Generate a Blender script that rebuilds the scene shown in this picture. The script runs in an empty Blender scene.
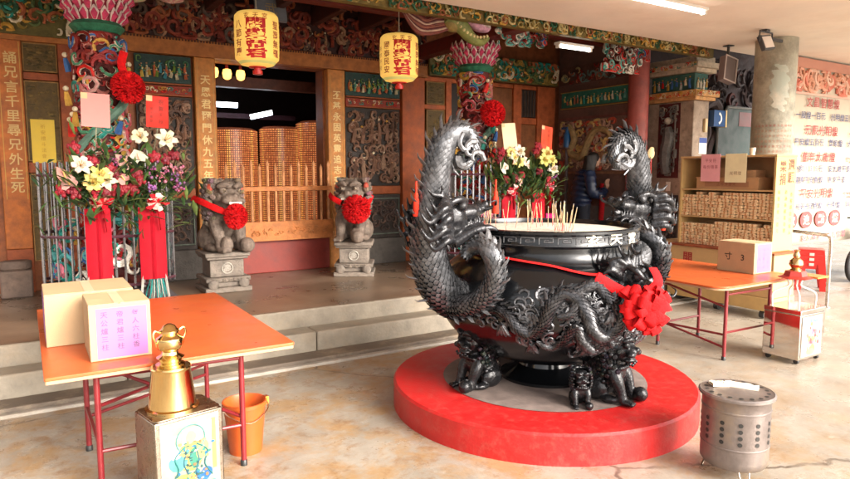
import bpy, bmesh, math, random
from mathutils import Vector, Matrix, Quaternion
R = random.Random(7)
PI = math.pi
sc = bpy.context.scene
C = sc.collection
sin, cos, rad = math.sin, math.cos, math.radians

# ------------------------------------------------------------------ materials
def M(name, rough=.5, metal=0., amt=.25, ns=6., bump=0., bs=40., voro=False, coat=0., emit=0., color=None, dirt=None, dirts=3., spec=.5, trans=0.):
    m = bpy.data.materials.new(name); m.use_nodes = True
    nt = m.node_tree; N = nt.nodes; L = nt.links
    b = N['Principled BSDF']
    tc = N.new('ShaderNodeTexCoord')
    if color is None:
        a = N.new('ShaderNodeAttribute'); a.attribute_name = 'Col'; src = a.outputs['Color']
    else:
        a = N.new('ShaderNodeRGB'); a.outputs[0].default_value = (*color, 1); src = a.outputs[0]
    n = N.new('ShaderNodeTexNoise'); n.inputs['Scale'].default_value = ns; n.inputs['Detail'].default_value = 6
    n.inputs['Roughness'].default_value = .65
    L.new(tc.outputs['Object'], n.inputs['Vector'])
    mr = N.new('ShaderNodeMapRange'); mr.inputs[1].default_value = .3; mr.inputs[2].default_value = .7
    mr.inputs[3].default_value = 1 - amt; mr.inputs[4].default_value = 1 + amt
    L.new(n.outputs[0], mr.inputs[0])
    mx = N.new('ShaderNodeMix'); mx.data_type = 'RGBA'; mx.blend_type = 'MULTIPLY'; mx.inputs[0].default_value = 1
    L.new(src, mx.inputs[6]); L.new(mr.outputs[0], mx.inputs[7])
    out = mx.outputs[2]
    if dirt:
        n2 = N.new('ShaderNodeTexNoise'); n2.inputs['Scale'].default_value = dirts; n2.inputs['Detail'].default_value = 8
        n2.inputs['Roughness'].default_value = .7
        L.new(tc.outputs['Object'], n2.inputs['Vector'])
        r2 = N.new('ShaderNodeMapRange'); r2.inputs[1].default_value = .5; r2.inputs[2].default_value = .68
        r2.inputs[4].default_value = .75
        L.new(n2.outputs[0], r2.inputs[0])
        m2 = N.new('ShaderNodeMix'); m2.data_type = 'RGBA'
        L.new(r2.outputs[0], m2.inputs[0]); L.new(out, m2.inputs[6]); m2.inputs[7].default_value = (*dirt, 1)
        out = m2.outputs[2]
    if voro:
        v = N.new('ShaderNodeTexVoronoi'); v.inputs['Scale'].default_value = bs
        L.new(tc.outputs['Object'], v.inputs['Vector'])
        r3 = N.new('ShaderNodeMapRange'); r3.inputs[1].default_value = .1; r3.inputs[2].default_value = .75
        r3.inputs[3].default_value = 1.5; r3.inputs[4].default_value = .12
        L.new(v.outputs['Distance'], r3.inputs[0])
        m3 = N.new('ShaderNodeMix'); m3.data_type = 'RGBA'; m3.blend_type = 'MULTIPLY'; m3.inputs[0].default_value = 1
        L.new(out, m3.inputs[6]); L.new(r3.outputs[0], m3.inputs[7]); out = m3.outputs[2]
        hsrc, inv = v.outputs['Distance'], True
    else:
        nb = N.new('ShaderNodeTexNoise'); nb.inputs['Scale'].default_value = bs; nb.inputs['Detail'].default_value = 5
        L.new(tc.outputs['Object'], nb.inputs['Vector']); hsrc, inv = nb.outputs[0], False
    L.new(out, b.inputs['Base Color'])
    rr = N.new('ShaderNodeMapRange'); rr.inputs[1].default_value = .3; rr.inputs[2].default_value = .7
    rr.inputs[3].default_value = max(.03, rough * .8); rr.inputs[4].default_value = min(1, rough * 1.25)
    L.new(n.outputs[0], rr.inputs[0]); L.new(rr.outputs[0], b.inputs['Roughness'])
    b.inputs['Metallic'].default_value = metal
    b.inputs['Specular IOR Level'].default_value = spec
    if coat: b.inputs['Coat Weight'].default_value = coat; b.inputs['Coat Roughness'].default_value = .08
    if bump:
        bp = N.new('ShaderNodeBump'); bp.inputs['Strength'].default_value = min(1, bump); bp.inputs['Distance'].default_value = .012
        bp.invert = inv
        L.new(hsrc, bp.inputs['Height']); L.new(bp.outputs[0], b.inputs['Normal'])
    if emit:
        L.new(out, b.inputs['Emission Color']); b.inputs['Emission Strength'].default_value = emit
    return m

m_paint = M('painted_surface', .5, bump=.1)
m_carve = M('painted_carving', .5, amt=.35, ns=14, bump=.5, bs=55, spec=.25)
m_wood = M('dark_lacquered_wood', .5, amt=.35, ns=9, bump=.25, bs=60, spec=.25)
m_stone = M('carved_stone', .75, amt=.4, ns=12, bump=.6, bs=50, dirt=(.06, .05, .045), dirts=6)
m_bronze = M('black_bronze', .2, .5, amt=.35, ns=10, bump=.08, bs=30, color=(.008, .009, .011), coat=.4)
m_relief = M('bronze_relief', .28, .6, amt=.5, ns=18, bump=.4, bs=60, color=(.085, .085, .092), dirt=(.012, .012, .014), dirts=22)
m_scale = M('bronze_scales', .27, .55, amt=.6, ns=9, bump=.25, bs=60)
m_mane = M('pale_bronze', .4, .55, amt=.5, ns=14, bump=.4, bs=50, color=(.15, .15, .158), dirt=(.05, .05, .055), dirts=12)
m_lion = M('bronze_lion', .24, .5, amt=.5, ns=20, bump=.3, bs=60, color=(.018, .018, .02))
m_gold = M('polished_gold', .13, 1., amt=.1, ns=8, bump=.05, bs=25)
m_steel = M('brushed_steel', .28, 1., amt=.18, ns=14, bump=.05, bs=80)
m_mirror = M('mirror_steel', .04, 1., amt=.1, ns=6, bump=.03, bs=8)
m_galv = M('galvanised_steel', .42, .6, amt=.22, ns=9, bump=.08, bs=60, dirt=(.3, .22, .13), dirts=2.2)
m_cloth = M('red_fabric', .8, amt=.25, ns=20, bump=.4, bs=90, spec=.12)
m_paper = M('paper', .8, amt=.06, ns=7)
m_card = M('cardboard', .75, amt=.08, ns=9, bump=.08, bs=120)
m_plast = M('plastic', .35, amt=.08, ns=6)
m_leaf = M('leaf', .5, amt=.4, ns=25)
m_petal = M('petal', .6, amt=.2, ns=30)
m_pipe = M('painted_pipe', .35, amt=.2, ns=12)
m_ink = M('ink', .6, amt=.1)
m_top = M('orange_board', .32, amt=.12, ns=4, dirt=(.45, .07, .025), dirts=5, bump=.03, bs=12)
m_conc = M('painted_concrete', .7, amt=.07, ns=1.2, bump=.12, bs=25, dirt=(.80, .66, .53), dirts=.9)
m_step = M('worn_stone_step', .6, amt=.28, ns=5, bump=.3, bs=40, dirt=(.3, .24, .17), dirts=3)
m_lamp = M('lit_lamp', .5, amt=.02, emit=3.5)
m_glow = M('lit_paper', .6, amt=.06, ns=9, emit=.16)
m_tower = M('lit_lamp_tower', .3, amt=.25, ns=30, emit=.17)
m_skin = M('skin', .5, amt=.08)
m_jacket = M('puffer_jacket', .4, amt=.25, ns=12, bump=.5, bs=25)
m_rubber = M('rubber', .6, amt=.2)
m_red = M('red_disc', .42, amt=.14, ns=7, bump=.15, bs=60, dirt=(.40, .05, .04), dirts=15)

def ground_mat():
    m = bpy.data.materials.new('stained_concrete'); m.use_nodes = True
    nt = m.node_tree; N = nt.nodes; L = nt.links; b = N['Principled BSDF']
    tc = N.new('ShaderNodeTexCoord')
    def noise(s, d=8, r=.65, dist=0):
        n = N.new('ShaderNodeTexNoise'); n.inputs['Scale'].default_value = s; n.inputs['Detail'].default_value = d
        n.inputs['Roughness'].default_value = r; n.inputs['Distortion'].default_value = dist
        L.new(tc.outputs['Object'], n.inputs['Vector']); return n.outputs[0]
    def ramp(src, a, bb, lo=0, hi=1):
        r = N.new('ShaderNodeMapRange'); r.inputs[1].default_value = a; r.inputs[2].default_value = bb
        r.inputs[3].default_value = lo; r.inputs[4].default_value = hi; L.new(src, r.inputs[0]); return r.outputs[0]
    def mix(f, A, B):
        x = N.new('ShaderNodeMix'); x.data_type = 'RGBA'
        if isinstance(f, float): x.inputs[0].default_value = f
        else: L.new(f, x.inputs[0])
        for s, i in ((A, 6), (B, 7)):
            if isinstance(s, tuple): x.inputs[i].default_value = (*s, 1)
            else: L.new(s, x.inputs[i])
        return x.outputs[2]
    def mul(a, bb):
        x = N.new('ShaderNodeMath'); x.operation = 'MULTIPLY'
        L.new(a, x.inputs[0])
        if isinstance(bb, float): x.inputs[1].default_value = bb
        else: L.new(bb, x.inputs[1])
        return x.outputs[0]
    base = mix(ramp(noise(2.2), .35, .7), (.25, .22, .18), (.37, .33, .275))
    # rust-stained zone: round the burner and the left table, fading to the right
    sx = N.new('ShaderNodeSeparateXYZ'); L.new(tc.outputs['Object'], sx.inputs[0])
    zone = ramp(sx.outputs[0], 2.6, 6.2, 1., .18)
    rust = mul(ramp(noise(2.4, 11, .74, .25), .45, .58), zone)
    c = mix(mul(rust, .62), base, (.33, .175, .045))
    c = mix(mul(mul(ramp(noise(5.2, 11, .78, .25), .52, .63), zone), .6), c, (.19, .09, .03))
    c = mix(mul(ramp(noise(4.5, 10, .75), .55, .7), .55), c, (.45, .41, .35))
    c = mix(mul(ramp(noise(26, 6, .8), .55, .75), .4), c, (.2, .16, .12))
    vo = N.new('ShaderNodeTexVoronoi'); vo.feature = 'DISTANCE_TO_EDGE'; vo.inputs['Scale'].default_value = .42
    wn = N.new('ShaderNodeTexNoise'); wn.inputs['Scale'].default_value = 2.5; wn.inputs['Detail'].default_value = 6; L.new(tc.outputs['Object'], wn.inputs['Vector'])
    wx = N.new('ShaderNodeMix'); wx.data_type = 'RGBA'; wx.inputs[0].default_value = .22; L.new(tc.outputs['Object'], wx.inputs[6]); L.new(wn.outputs['Color'], wx.inputs[7]); L.new(wx.outputs[2], vo.inputs['Vector'])
    c = mix(mul(ramp(vo.outputs['Distance'], .0015, .005, 1., 0.), ramp(noise(1.3), .42, .6)), c, (.10, .075, .055))
    L.new(c, b.inputs['Base Color'])
    L.new(ramp(noise(1.9, 8, .7), .35, .65, .16, .62), b.inputs['Roughness'])
    bp = N.new('ShaderNodeBump'); bp.inputs['Strength'].default_value = .25; bp.inputs['Distance'].default_value = .01
    L.new(noise(30, 6, .7), bp.inputs['Height']); L.new(bp.outputs[0], b.inputs['Normal'])
    return m
m_ground = ground_mat()
m_porch = M('porch_stone', .3, amt=.45, ns=1.8, bump=.12, bs=18, color=(.185, .128, .086), dirt=(.29, .22, .165), dirts=1.3)

# ------------------------------------------------------------------ glyphs
_gl = {}
_cu = bpy.data.curves.new('glyph', 'FONT'); _ob = bpy.data.objects.new('glyph', _cu); C.objects.link(_ob)
def glyph(ch, off=0.):
    k = (ch, off)
    if k not in _gl:
        _cu.body = ch; _cu.offset = off; _cu.resolution_u = 2
        bpy.context.view_layer.update()
        dg = bpy.context.evaluated_depsgraph_get()
        me = bpy.data.meshes.new_from_object(_ob.evaluated_get(dg))
        vs = [(v.co.x, v.co.y) for v in me.vertices]; fs = [tuple(p.vertices) for p in me.polygons]
        bpy.data.meshes.remove(me)
        x0 = min(v[0] for v in vs); x1 = max(v[0] for v in vs); y0 = min(v[1] for v in vs); y1 = max(v[1] for v in vs)
        cx, cy = (x0 + x1) / 2, (y0 + y1) / 2
        _gl[k] = ([(x - cx, y - cy) for x, y in vs], fs, x1 - x0, y1 - y0)
    return _gl[k]

# ------------------------------------------------------------------ mesh builder
def V(*a): return Vector(a)
class MB:
    def __init__(s, col=(.5, .5, .5)):
        s.v = []; s.f = []; s.c = []; s.col = col; s.T = None
    def add(s, vs, fs, col=None):
        o = len(s.v); c = col or s.col
        if s.T is not None: vs = [s.T @ Vector(p) for p in vs]
        s.v += [tuple(p) for p in vs]
        for f in fs: s.f.append(tuple(i + o for i in f)); s.c.append(c)
    def box(s, x0, x1, y0, y1, z0, z1, col=None):
        s.add([(x0, y0, z0), (x1, y0, z0), (x1, y1, z0), (x0, y1, z0), (x0, y0, z1), (x1, y0, z1), (x1, y1, z1), (x0, y1, z1)],
              [(0, 3, 2, 1), (4, 5, 6, 7), (0, 1, 5, 4), (1, 2, 6, 5), (2, 3, 7, 6), (3, 0, 4, 7)], col)
    def tube(s, pts, r, n=8, col=None, flat=None, up=None):
        pts = [Vector(p) for p in pts]; k = len(pts)
        if not hasattr(r, '__len__'): r = [r] * k
        vs = []; fs = []
        prev = None
        for i, p in enumerate(pts):
            t = (pts[min(i + 1, k - 1)] - pts[max(i - 1, 0)])
            t = t.normalized() if t.length > 1e-9 else V(0, 0, 1)
            if prev is None:
                a = Vector(up) if up else (V(0, 0, 1) if abs(t.z) < .9 else V(1, 0, 0))
                u = t.cross(a).normalized()
            else:
                u = prev - t * prev.dot(t)
                u = u.normalized() if u.length > 1e-6 else t.orthogonal().normalized()
            prev = u; w = t.cross(u)
            fl = flat if flat else 1.
            for j in range(n):
                a = 2 * PI * j / n
                vs.append(p + u * cos(a) * r[i] + w * sin(a) * r[i] * fl)
        for i in range(k - 1):
            for j in range(n):
                a = i * n + j; b = i * n + (j + 1) % n
                fs.append((a, b, b + n, a + n))
        fs.append(tuple(range(n))[::-1]); fs.append(tuple(range((k - 1) * n, k * n)))
        s.add(vs, fs, col)
    def lathe(s, prof, n=32, c=(0, 0, 0), col=None, cap=True, sx=1., sy=1., ph=0.):
        vs = []; fs = []; k = len(prof)
        for r, z in prof:
            for j in range(n):
                a = 2 * PI * j / n + ph
                vs.append((c[0] + r * cos(a) * sx, c[1] + r * sin(a) * sy, c[2] + z))
        for i in range(k - 1):
            for j in range(n):
                a = i * n + j; b = i * n + (j + 1) % n
                fs.append((a, b, b + n, a + n))
        if cap:
            if prof[0][0] > 1e-4: fs.append(tuple(range(n))[::-1])
            if prof[-1][0] > 1e-4: fs.append(tuple(range((k - 1) * n, k * n)))
        s.add(vs, fs, col)
    def ell(s, c, r, col=None, nu=10, nv=7, rot=None):
        if not hasattr(r, '__len__'): r = (r, r, r)
        c = Vector(c); vs = [V(0, 0, -r[2])]; fs = []
        for i in range(1, nv):
            p = -PI / 2 + PI * i / nv
            for j in range(nu):
                a = 2 * PI * j / nu; vs.append(V(r[0] * cos(p) * cos(a), r[1] * cos(p) * sin(a), r[2] * sin(p)))
        vs.append(V(0, 0, r[2]))
        for j in range(nu): fs.append((0, 1 + (j + 1) % nu, 1 + j))
        for i in range(nv - 2):
            for j in range(nu):
                a = 1 + i * nu + j; b = 1 + i * nu + (j + 1) % nu; fs.append((a, b, b + nu, a + nu))
        t = len(vs) - 1; o = 1 + (nv - 2) * nu
        for j in range(nu): fs.append((o + j, o + (j + 1) % nu, t))
        if rot is not None: vs = [rot @ p for p in vs]
        s.add([p + c for p in vs], fs, col)
    def prism(s, poly, f, d, col=None):      # poly (u,v) mapped by f(u,v,w), thick d
        n = len(poly)
        vs = [f(u, v, 0) for u, v in poly] + [f(u, v, d) for u, v in poly]
        fs = [tuple(range(n))[::-1], tuple(range(n, 2 * n))] + [(i, (i + 1) % n, n + (i + 1) % n, n + i) for i in range(n)]
        s.add(vs, fs, col)
    def text(s, st, f, cx, cy, size, col=None, off=0., wide=1., vert=False, step=1.08, d=.002):
        n = len(st)
        for i, ch in enumerate(st):
            if ch == ' ': continue
            vs, fs, w, h = glyph(ch, off)
            ox = cx if vert else cx + (i - (n - 1) / 2) * size * wide * step
            oy = cy - (i - (n - 1) / 2) * size * step if vert else cy
            s.add([f(ox + x * size * wide, oy + y * size, d) for x, y in vs], fs, col)
    def build(s, name, mat, parent=None, bevel=0., remesh=0., smooth=True, ang=40, sub=0):
        me = bpy.data.meshes.new(name); me.from_pydata(s.v, [], s.f); me.update()
        a = me.color_attributes.new('Col', 'FLOAT_COLOR', 'CORNER')
        buf = []
        for p in me.polygons: buf += [s.c[p.index][0], s.c[p.index][1], s.c[p.index][2], 1.] * p.loop_total
        a.data.foreach_set('color', buf)
        me.materials.append(mat)
        if smooth:
            me.polygons.foreach_set('use_smooth', [True] * len(me.polygons))
            if not remesh: me.set_sharp_from_angle(angle=rad(ang))
        o = bpy.data.objects.new(name, me); C.objects.link(o)
        if parent: o.parent = parent
        if bevel:
            b = o.modifiers.new('bevel', 'BEVEL'); b.width = bevel; b.segments = 2; b.limit_method = 'ANGLE'
        if remesh:
            b = o.modifiers.new('remesh', 'REMESH'); b.mode = 'VOXEL'; b.voxel_size = remesh; b.use_smooth_shade = True
            b = o.modifiers.new('smooth', 'SMOOTH'); b.factor = .5; b.iterations = 2
        return o
def PB(name, mat, parent, col, boxes, bevel=.006):
    for b in boxes: m = MB(col); m.box(*b); m.build(name, mat, parent, bevel=bevel)
def thing(name, label, cat, loc=(0, 0, 0), rz=0., group=None):
    o = bpy.data.objects.new(name, None); C.objects.link(o); o.empty_display_size = .1
    o.location = loc; o.rotation_euler = (0, 0, rz); o['label'] = label; o['category'] = cat
    if group: o['group'] = group
    return o
def tag(o, label, cat, group=None, loc=None, rz=None):
    o['label'] = label; o['category'] = cat
    if group: o['group'] = group
    if loc is not None: o.location = loc
    if rz is not None: o.rotation_euler = (0, 0, rz)
    return o
def struct(o): o['kind'] = 'structure'; return o
def dup(root, loc, rz=0., label=None, s=None):
    r = root.copy(); C.objects.link(r); r.location = loc; r.rotation_euler = (0, 0, rz)
    if s: r.scale = s
    if label: r['label'] = label
    for ch in [o for o in bpy.data.objects if o.parent == root]:
        c = ch.copy(); C.objects.link(c); c.parent = r
        for g in [o for o in bpy.data.objects if o.parent == ch]:
            d = g.copy(); C.objects.link(d); d.parent = c
    return r
def spline(pts, k=6):            # Catmull-Rom
    P = [Vector(p) for p in pts]; out = []
    for i in range(len(P) - 1):
        a = P[max(i - 1, 0)]; b = P[i]; c = P[i + 1]; d = P[min(i + 2, len(P) - 1)]
        for j in range(k):
            t = j / k
            out.append(.5 * ((2 * b) + (c - a) * t + (2 * a - 5 * b + 4 * c - d) * t * t + (3 * b - a - 3 * c + d) * t ** 3))
    out.append(P[-1]); return out
def lerps(vals, k=6):
    out = []
    for i in range(len(vals) - 1):
        for j in range(k): out.append(vals[i] + (vals[i + 1] - vals[i]) * j / k)
    out.append(vals[-1]); return out
def frontY(y): return lambda u, v, d=0: (u, y - d, v)          # faces -Y
def faceX(x): return lambda u, v, d=0: (x - d, -u, v)          # faces -X; u grows to the viewer's right
def cyl(cx, cy, r): return lambda u, v, d=0: (cx + (r + d) * cos(u / r), cy + (r + d) * sin(u / r), v)

RED = (.55, .02, .015); GOLD = (.5, .28, .05); CREAM = (.7, .6, .42); TEAL = (.02, .22, .18); BLUE = (.04, .12, .32)
PINK = (.6, .16, .22); DRED = (.2, .018, .012); DGREEN = (.03, .1, .05); WHITE = (.75, .7, .62); BROWN = (.24, .075, .026)
ORW = (.42, .125, .03); BLACK = (.015, .012, .012); GREY = (.2, .18, .16)
PAL = [RED, GOLD, CREAM, TEAL, BLUE, PINK, DRED, DGREEN, WHITE]
def scrolls(m, f, u0, u1, v0, v1, n, pal, s=.08, rnd=R, th=.18, line=None):
    """carved cloud and tendril scrolls over a surface f(u,v,d)"""
    for _ in range(n):
        cu = rnd.uniform(u0, u1); cv = rnd.uniform(v0, v1); sz = s * rnd.uniform(.55, 1.3)
        a0 = rnd.uniform(0, 2 * PI); dr = rnd.choice((-1, 1)); turns = rnd.uniform(.5, 1.25); k = 10
        pts = []; uvs = []
        for i in range(k):
            t = i / (k - 1); a = a0 + dr * turns * 2 * PI * t; rr = sz * (1 - .8 * t)
            u = min(max(cu + rr * cos(a), u0), u1); v = min(max(cv + rr * sin(a), v0), v1)
            pts.append(f(u, v, sz * .25 + .5 * sz * t * .5)); uvs.append((u, v))
        rr = [sz * th * (.5 + sin(PI * min(1, .15 + i / (k - 1)))) * .8 for i in range(k)]
        if line:
            m.tube(pts, [q * 1.12 for q in rr], 6, line)
            p2 = [Vector(f(*uv, sz * .25 + .25 * sz * i / (k - 1) + sz * th * .5)) for i, uv in enumerate(uvs)]; m.tube(p2, [q * .92 for q in rr], 5, rnd.choice(pal))
        else: m.tube(pts, rr, 5, rnd.choice(pal))
def figures(m, f, u0, u1, v0, v1, n, pal, rnd=R, s=1.):
    """a row of small standing figures, horses and trees in relief"""
    w = (u1 - u0) / n; h = v1 - v0
    for i in range(n):
        u = u0 + (i + .5) * w + rnd.uniform(-.15, .15) * w; hh = h * rnd.uniform(.55, .85); c = rnd.choice(pal)
        v = v0 + .05 * h + rnd.uniform(0, h * .95 - hh)
        m.tube([f(u, v, .01), f(u + rnd.uniform(-.2, .2) * w, v + hh * .45, .018), f(u, v + hh * .75, .015)], [w * .28, w * .22, w * .12], 6, c)
        m.ell(f(u, v + hh * .86, .015), w * .14, rnd.choice([CREAM, GOLD, (.4, .2, .1)]), 6, 5)
        for sg in (-1, 1):
            m.tube([f(u, v + hh * .65, .02), f(u + sg * w * .35, v + hh * rnd.uniform(.35, .8), .03)], w * .07, 5, rnd.choice(pal))

# ------------------------------------------------------------------ camera, world, light
cam = bpy.data.cameras.new('camera'); co = bpy.data.objects.new('camera', cam); C.objects.link(co)
cam.sensor_width = 36; cam.lens = 36 * 640 / 850; cam.clip_end = 500
co.location = (0, 0, 1.75); co.rotation_euler = (PI / 2 - math.atan((239.5 - 172) / 640), 0, -rad(32))
sc.camera = co
w = bpy.data.worlds.new('World'); sc.world = w; w.use_nodes = True
nt = w.node_tree; bg = nt.nodes['Background']
sky = nt.nodes.new('ShaderNodeTexSky'); sky.sky_type = 'NISHITA'; sky.sun_disc = False
SE, SA = rad(27), rad(160)          # elevation, azimuth clockwise from +Y
sky.sun_elevation = SE; sky.sun_rotation = SA; sky.dust_density = 4; sky.air_density = .6
hs = nt.nodes.new('ShaderNodeHueSaturation'); hs.inputs['Saturation'].default_value = .25
nt.links.new(sky.outputs[0], hs.inputs['Color'])
wm = nt.nodes.new('ShaderNodeMix'); wm.data_type = 'RGBA'; wm.blend_type = 'MULTIPLY'; wm.inputs[0].default_value = 1
wm.inputs[7].default_value = (1, .95, .88, 1)
nt.links.new(hs.outputs[0], wm.inputs[6]); nt.links.new(wm.outputs[2], bg.inputs['Color']); bg.inputs['Strength'].default_value = .15
sl = bpy.data.lights.new('sun', 'SUN'); so = bpy.data.objects.new('sun', sl); C.objects.link(so)
sl.energy = 1.0; sl.angle = rad(40); sl.color = (1, .93, .84)
d = V(sin(SA) * cos(SE), cos(SA) * cos(SE), sin(SE)); so.rotation_euler = d.to_track_quat('Z', 'Y').to_euler(); so.location = d * 20
sc.view_settings.view_transform = 'Standard'; sc.view_settings.look = 'None'; sc.view_settings.exposure = 2.15; sc.view_settings.gamma = 1
sc.cycles.max_bounces = 8; sc.cycles.use_denoising = True

# ------------------------------------------------------------------ ground, porch, steps
PZ = .40; FY = 8.4
m = MB(); m.add([(-120, -120, 0), (120, -120, 0), (120, 120, 0), (-120, 120, 0)], [(0, 1, 2, 3)])
struct(m.build('ground', m_ground, smooth=False))
m = MB(); m.box(-6, 8.9, 5.92, 14, .0, PZ); struct(m.build('porch_floor', m_porch, bevel=.012))
SC = (.27, .235, .185)
m = MB(SC)
m.box(-6, 8.9, 5.88, 5.918, .0, PZ + .004)
for i in range(9): m.box(-6 + i * 1.66, -6 + i * 1.66 + 1.652, 5.62, 5.878, 0, .235)
struct(m.build('step', m_step, bevel=.015))
m = MB((.13, .1, .075)); m.box(-6, 8.9, 5.38, 5.617, -.05, .055); struct(m.build('step_apron', m_step, bevel=.01))
m = MB((.36, .33, .29)); m.box(-6, 8.9, 5.31, 5.377, -.05, .025); struct(m.build('kerb_strip', m_step, bevel=.01))

# ------------------------------------------------------------------ canopy with its pillar and lamps
ct = thing('concrete_canopy', 'broad cream painted concrete canopy slab overhead reaching to the temple eave', 'canopy')
m = MB((.88, .77, .65)); m.box(-9, 14, 1.9, 5.6, 3.45, 3.75); m.build('slab', m_conc, ct)  # unseen front edge set back to let more light into the porch
m = MB((.84, .73, .61)); m.box(-9, 14, 1.9, 2.0, 3.36, 3.449); m.build('edge_beam', m_conc, ct)
pt = thing('concrete_pillar', 'round weathered grey green concrete pillar with faint red writing under the canopy', 'pillar', (8.37, 4.80, 0))
m = MB((.36, .34, .27)); m.lathe([(.25, 0), (.25, 3.449)], 40); m.build('shaft', M('weathered_pillar', .75, amt=.35, ns=4, bump=.4, bs=30, dirt=(.16, .15, .11), dirts=2.5), pt)
m = MB((.38, .41, .35))
patch = [(-.02, 2.55), (.06, 2.5), (.10, 2.42), (.18, 2.45), (.2, 2.7), (.23, 2.95), (.16, 3.08), (.02, 3.1), (-.03, 2.9)]
pf = cyl(0, 0, .25)
PA = -2.78 * .25
cells = [(u, v) for u in [i * .01 - .06 for i in range(34)] for v in [2.4 + j * .012 for j in range(64)]]
for (u, v) in cells:
    if ((u - .1) / .11) ** 2 + ((v - 2.82) / .3) ** 2 < 1 + .28 * sin(v * 23) * cos(u * 41) + .25 * sin(v * 61 + u * 30):
        m.add([pf(PA + u, v, .003), pf(PA + u + .01, v, .003), pf(PA + u + .01, v + .012, .003), pf(PA + u, v + .012, .003)], [(0, 1, 2, 3)])
m.build('bare_plaster_patch', m_conc, pt)
m = MB((.42, .2, .13)); rows = "信士林陳張李王吳蔡黃美華明秀春文玉金福德安平"
rr = random.Random(3)
for j in range(17):
    for i in range(11):
        m.text(rr.choice(rows), pf, PA - .16 + i * .045, 2.34 - j * .066, .034, (.42, .22, .15) if j % 4 else (.36, .12, .09))
m.build('lettering', m_ink, pt)
def tube_lamp(x0, x1, y, z, label, lit=True):
    t = thing('fluorescent_lamp', label, 'lamp', ((x0 + x1) / 2, y, z)); h = (x1 - x0) / 2
    m = MB((.75, .72, .66)); m.box(-h, h, -.05, .05, -.03, 0); m.box(-h, -h + .03, -.025, .025, -.07, -.031); m.box(h - .03, h, -.025, .025, -.07, -.031)
    m.build('housing', m_plast, t)
    m = MB((1, .95, .85)); m.tube([(-h + .032, 0, -.05), (h - .032, 0, -.05)], .014, 10); m.build('tube', m_lamp if lit else m_plast, t)
tube_lamp(4.85, 6.13, 4.3, 3.448, 'long white fluorescent tube fixed under the cream canopy')
tube_lamp(5.62, 6.2, 5.95, 3.33, 'short white fluorescent tube under the carved temple eave')
t = thing('floodlight', 'small black square floodlight clamped to the top of the round pillar', 'floodlight', (7.66, 4.5, 3.3))
m = MB((.05, .05, .055)); m.T = Matrix.Rotation(rad(-18), 4, 'X') @ Matrix.Rotation(rad(-10), 4, 'Y')
m.box(-.12, .12, 0, .05, -.09, .09); m.T = None; m.tube([(-.13, .03, 0), (-.13, .03, .12), (.13, .03, .12), (.13, .03, 0)], .012, 6); m.box(-.04, .04, .0, .06, .12, .148)
m.box(.0, .5, .1, .13, .06, .1); m.build('housing', m_plast, t, bevel=.006)
m = MB((.75, .66, .6)); m.T = Matrix.Rotation(rad(-18), 4, 'X') @ Matrix.Rotation(rad(-10), 4, 'Y'); m.box(-.1, .1, -.006, -.001, -.07, .07); m.build('lens', m_plast, t)
t = thing('loudspeaker', 'grey flat loudspeaker hung tilted from the canopy beside the stone pier', 'loudspeaker', (8.17, 5.3, 3.13), rad(-8))
m = MB((.2, .16, .16)); m.T = Matrix.Rotation(rad(14), 4, 'Y') @ Matrix.Rotation(rad(-8), 4, 'X'); m.box(-.11, .11, 0, .10, -.17, .17); m.build('cabinet', m_plast, t, bevel=.008)
m = MB((.62, .56, .54)); m.T = Matrix.Rotation(rad(14), 4, 'Y') @ Matrix.Rotation(rad(-8), 4, 'X')
for b in ((-.115, -.1, -.175, .175), (.1, .115, -.175, .175), (-.0995, .0995, -.175, -.16), (-.0995, .0995, .16, .175)): m.box(b[0], b[1], -.012, -.002, b[2], b[3])
m.build('frame', m_plast, t)
m = MB((.05, .05, .05)); m.tube([(0, .05, .15), (0, .05, .318)], .018, 8); m.box(-.05, .05, .0, .1, .305, .318); m.build('bracket', m_plast, t)

# ------------------------------------------------------------------ temple
tp = thing('temple_building', 'ornate dark wooden temple front with carved panels, gilded couplets and an open doorway', 'temple', (0, 0, 0))
def P(m, name, mat=None, parent=tp, **k): return m.build(name, mat or m_wood, parent, **k)
# back wall and storeys above
m = MB(BROWN)
m.box(-3, 2.12, FY + .06, FY + .3, PZ, 4.5); m.box(3.6, 9.0, FY + .06, FY + .3, PZ, 4.5); m.box(2.12, 3.6, FY + .06, FY + .3, 3.16, 4.5)
P(m, 'wall', bevel=.004)
m = MB((.035, .02, .018)); m.box(-3, 14, 6.0, 13, 4.5, 4.6)  # right end added past the temple, unseen, to shade the side wall
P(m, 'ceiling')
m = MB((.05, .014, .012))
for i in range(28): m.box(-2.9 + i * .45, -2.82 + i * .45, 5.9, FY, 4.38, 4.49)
P(m, 'rafters')
f = frontY(FY)
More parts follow.
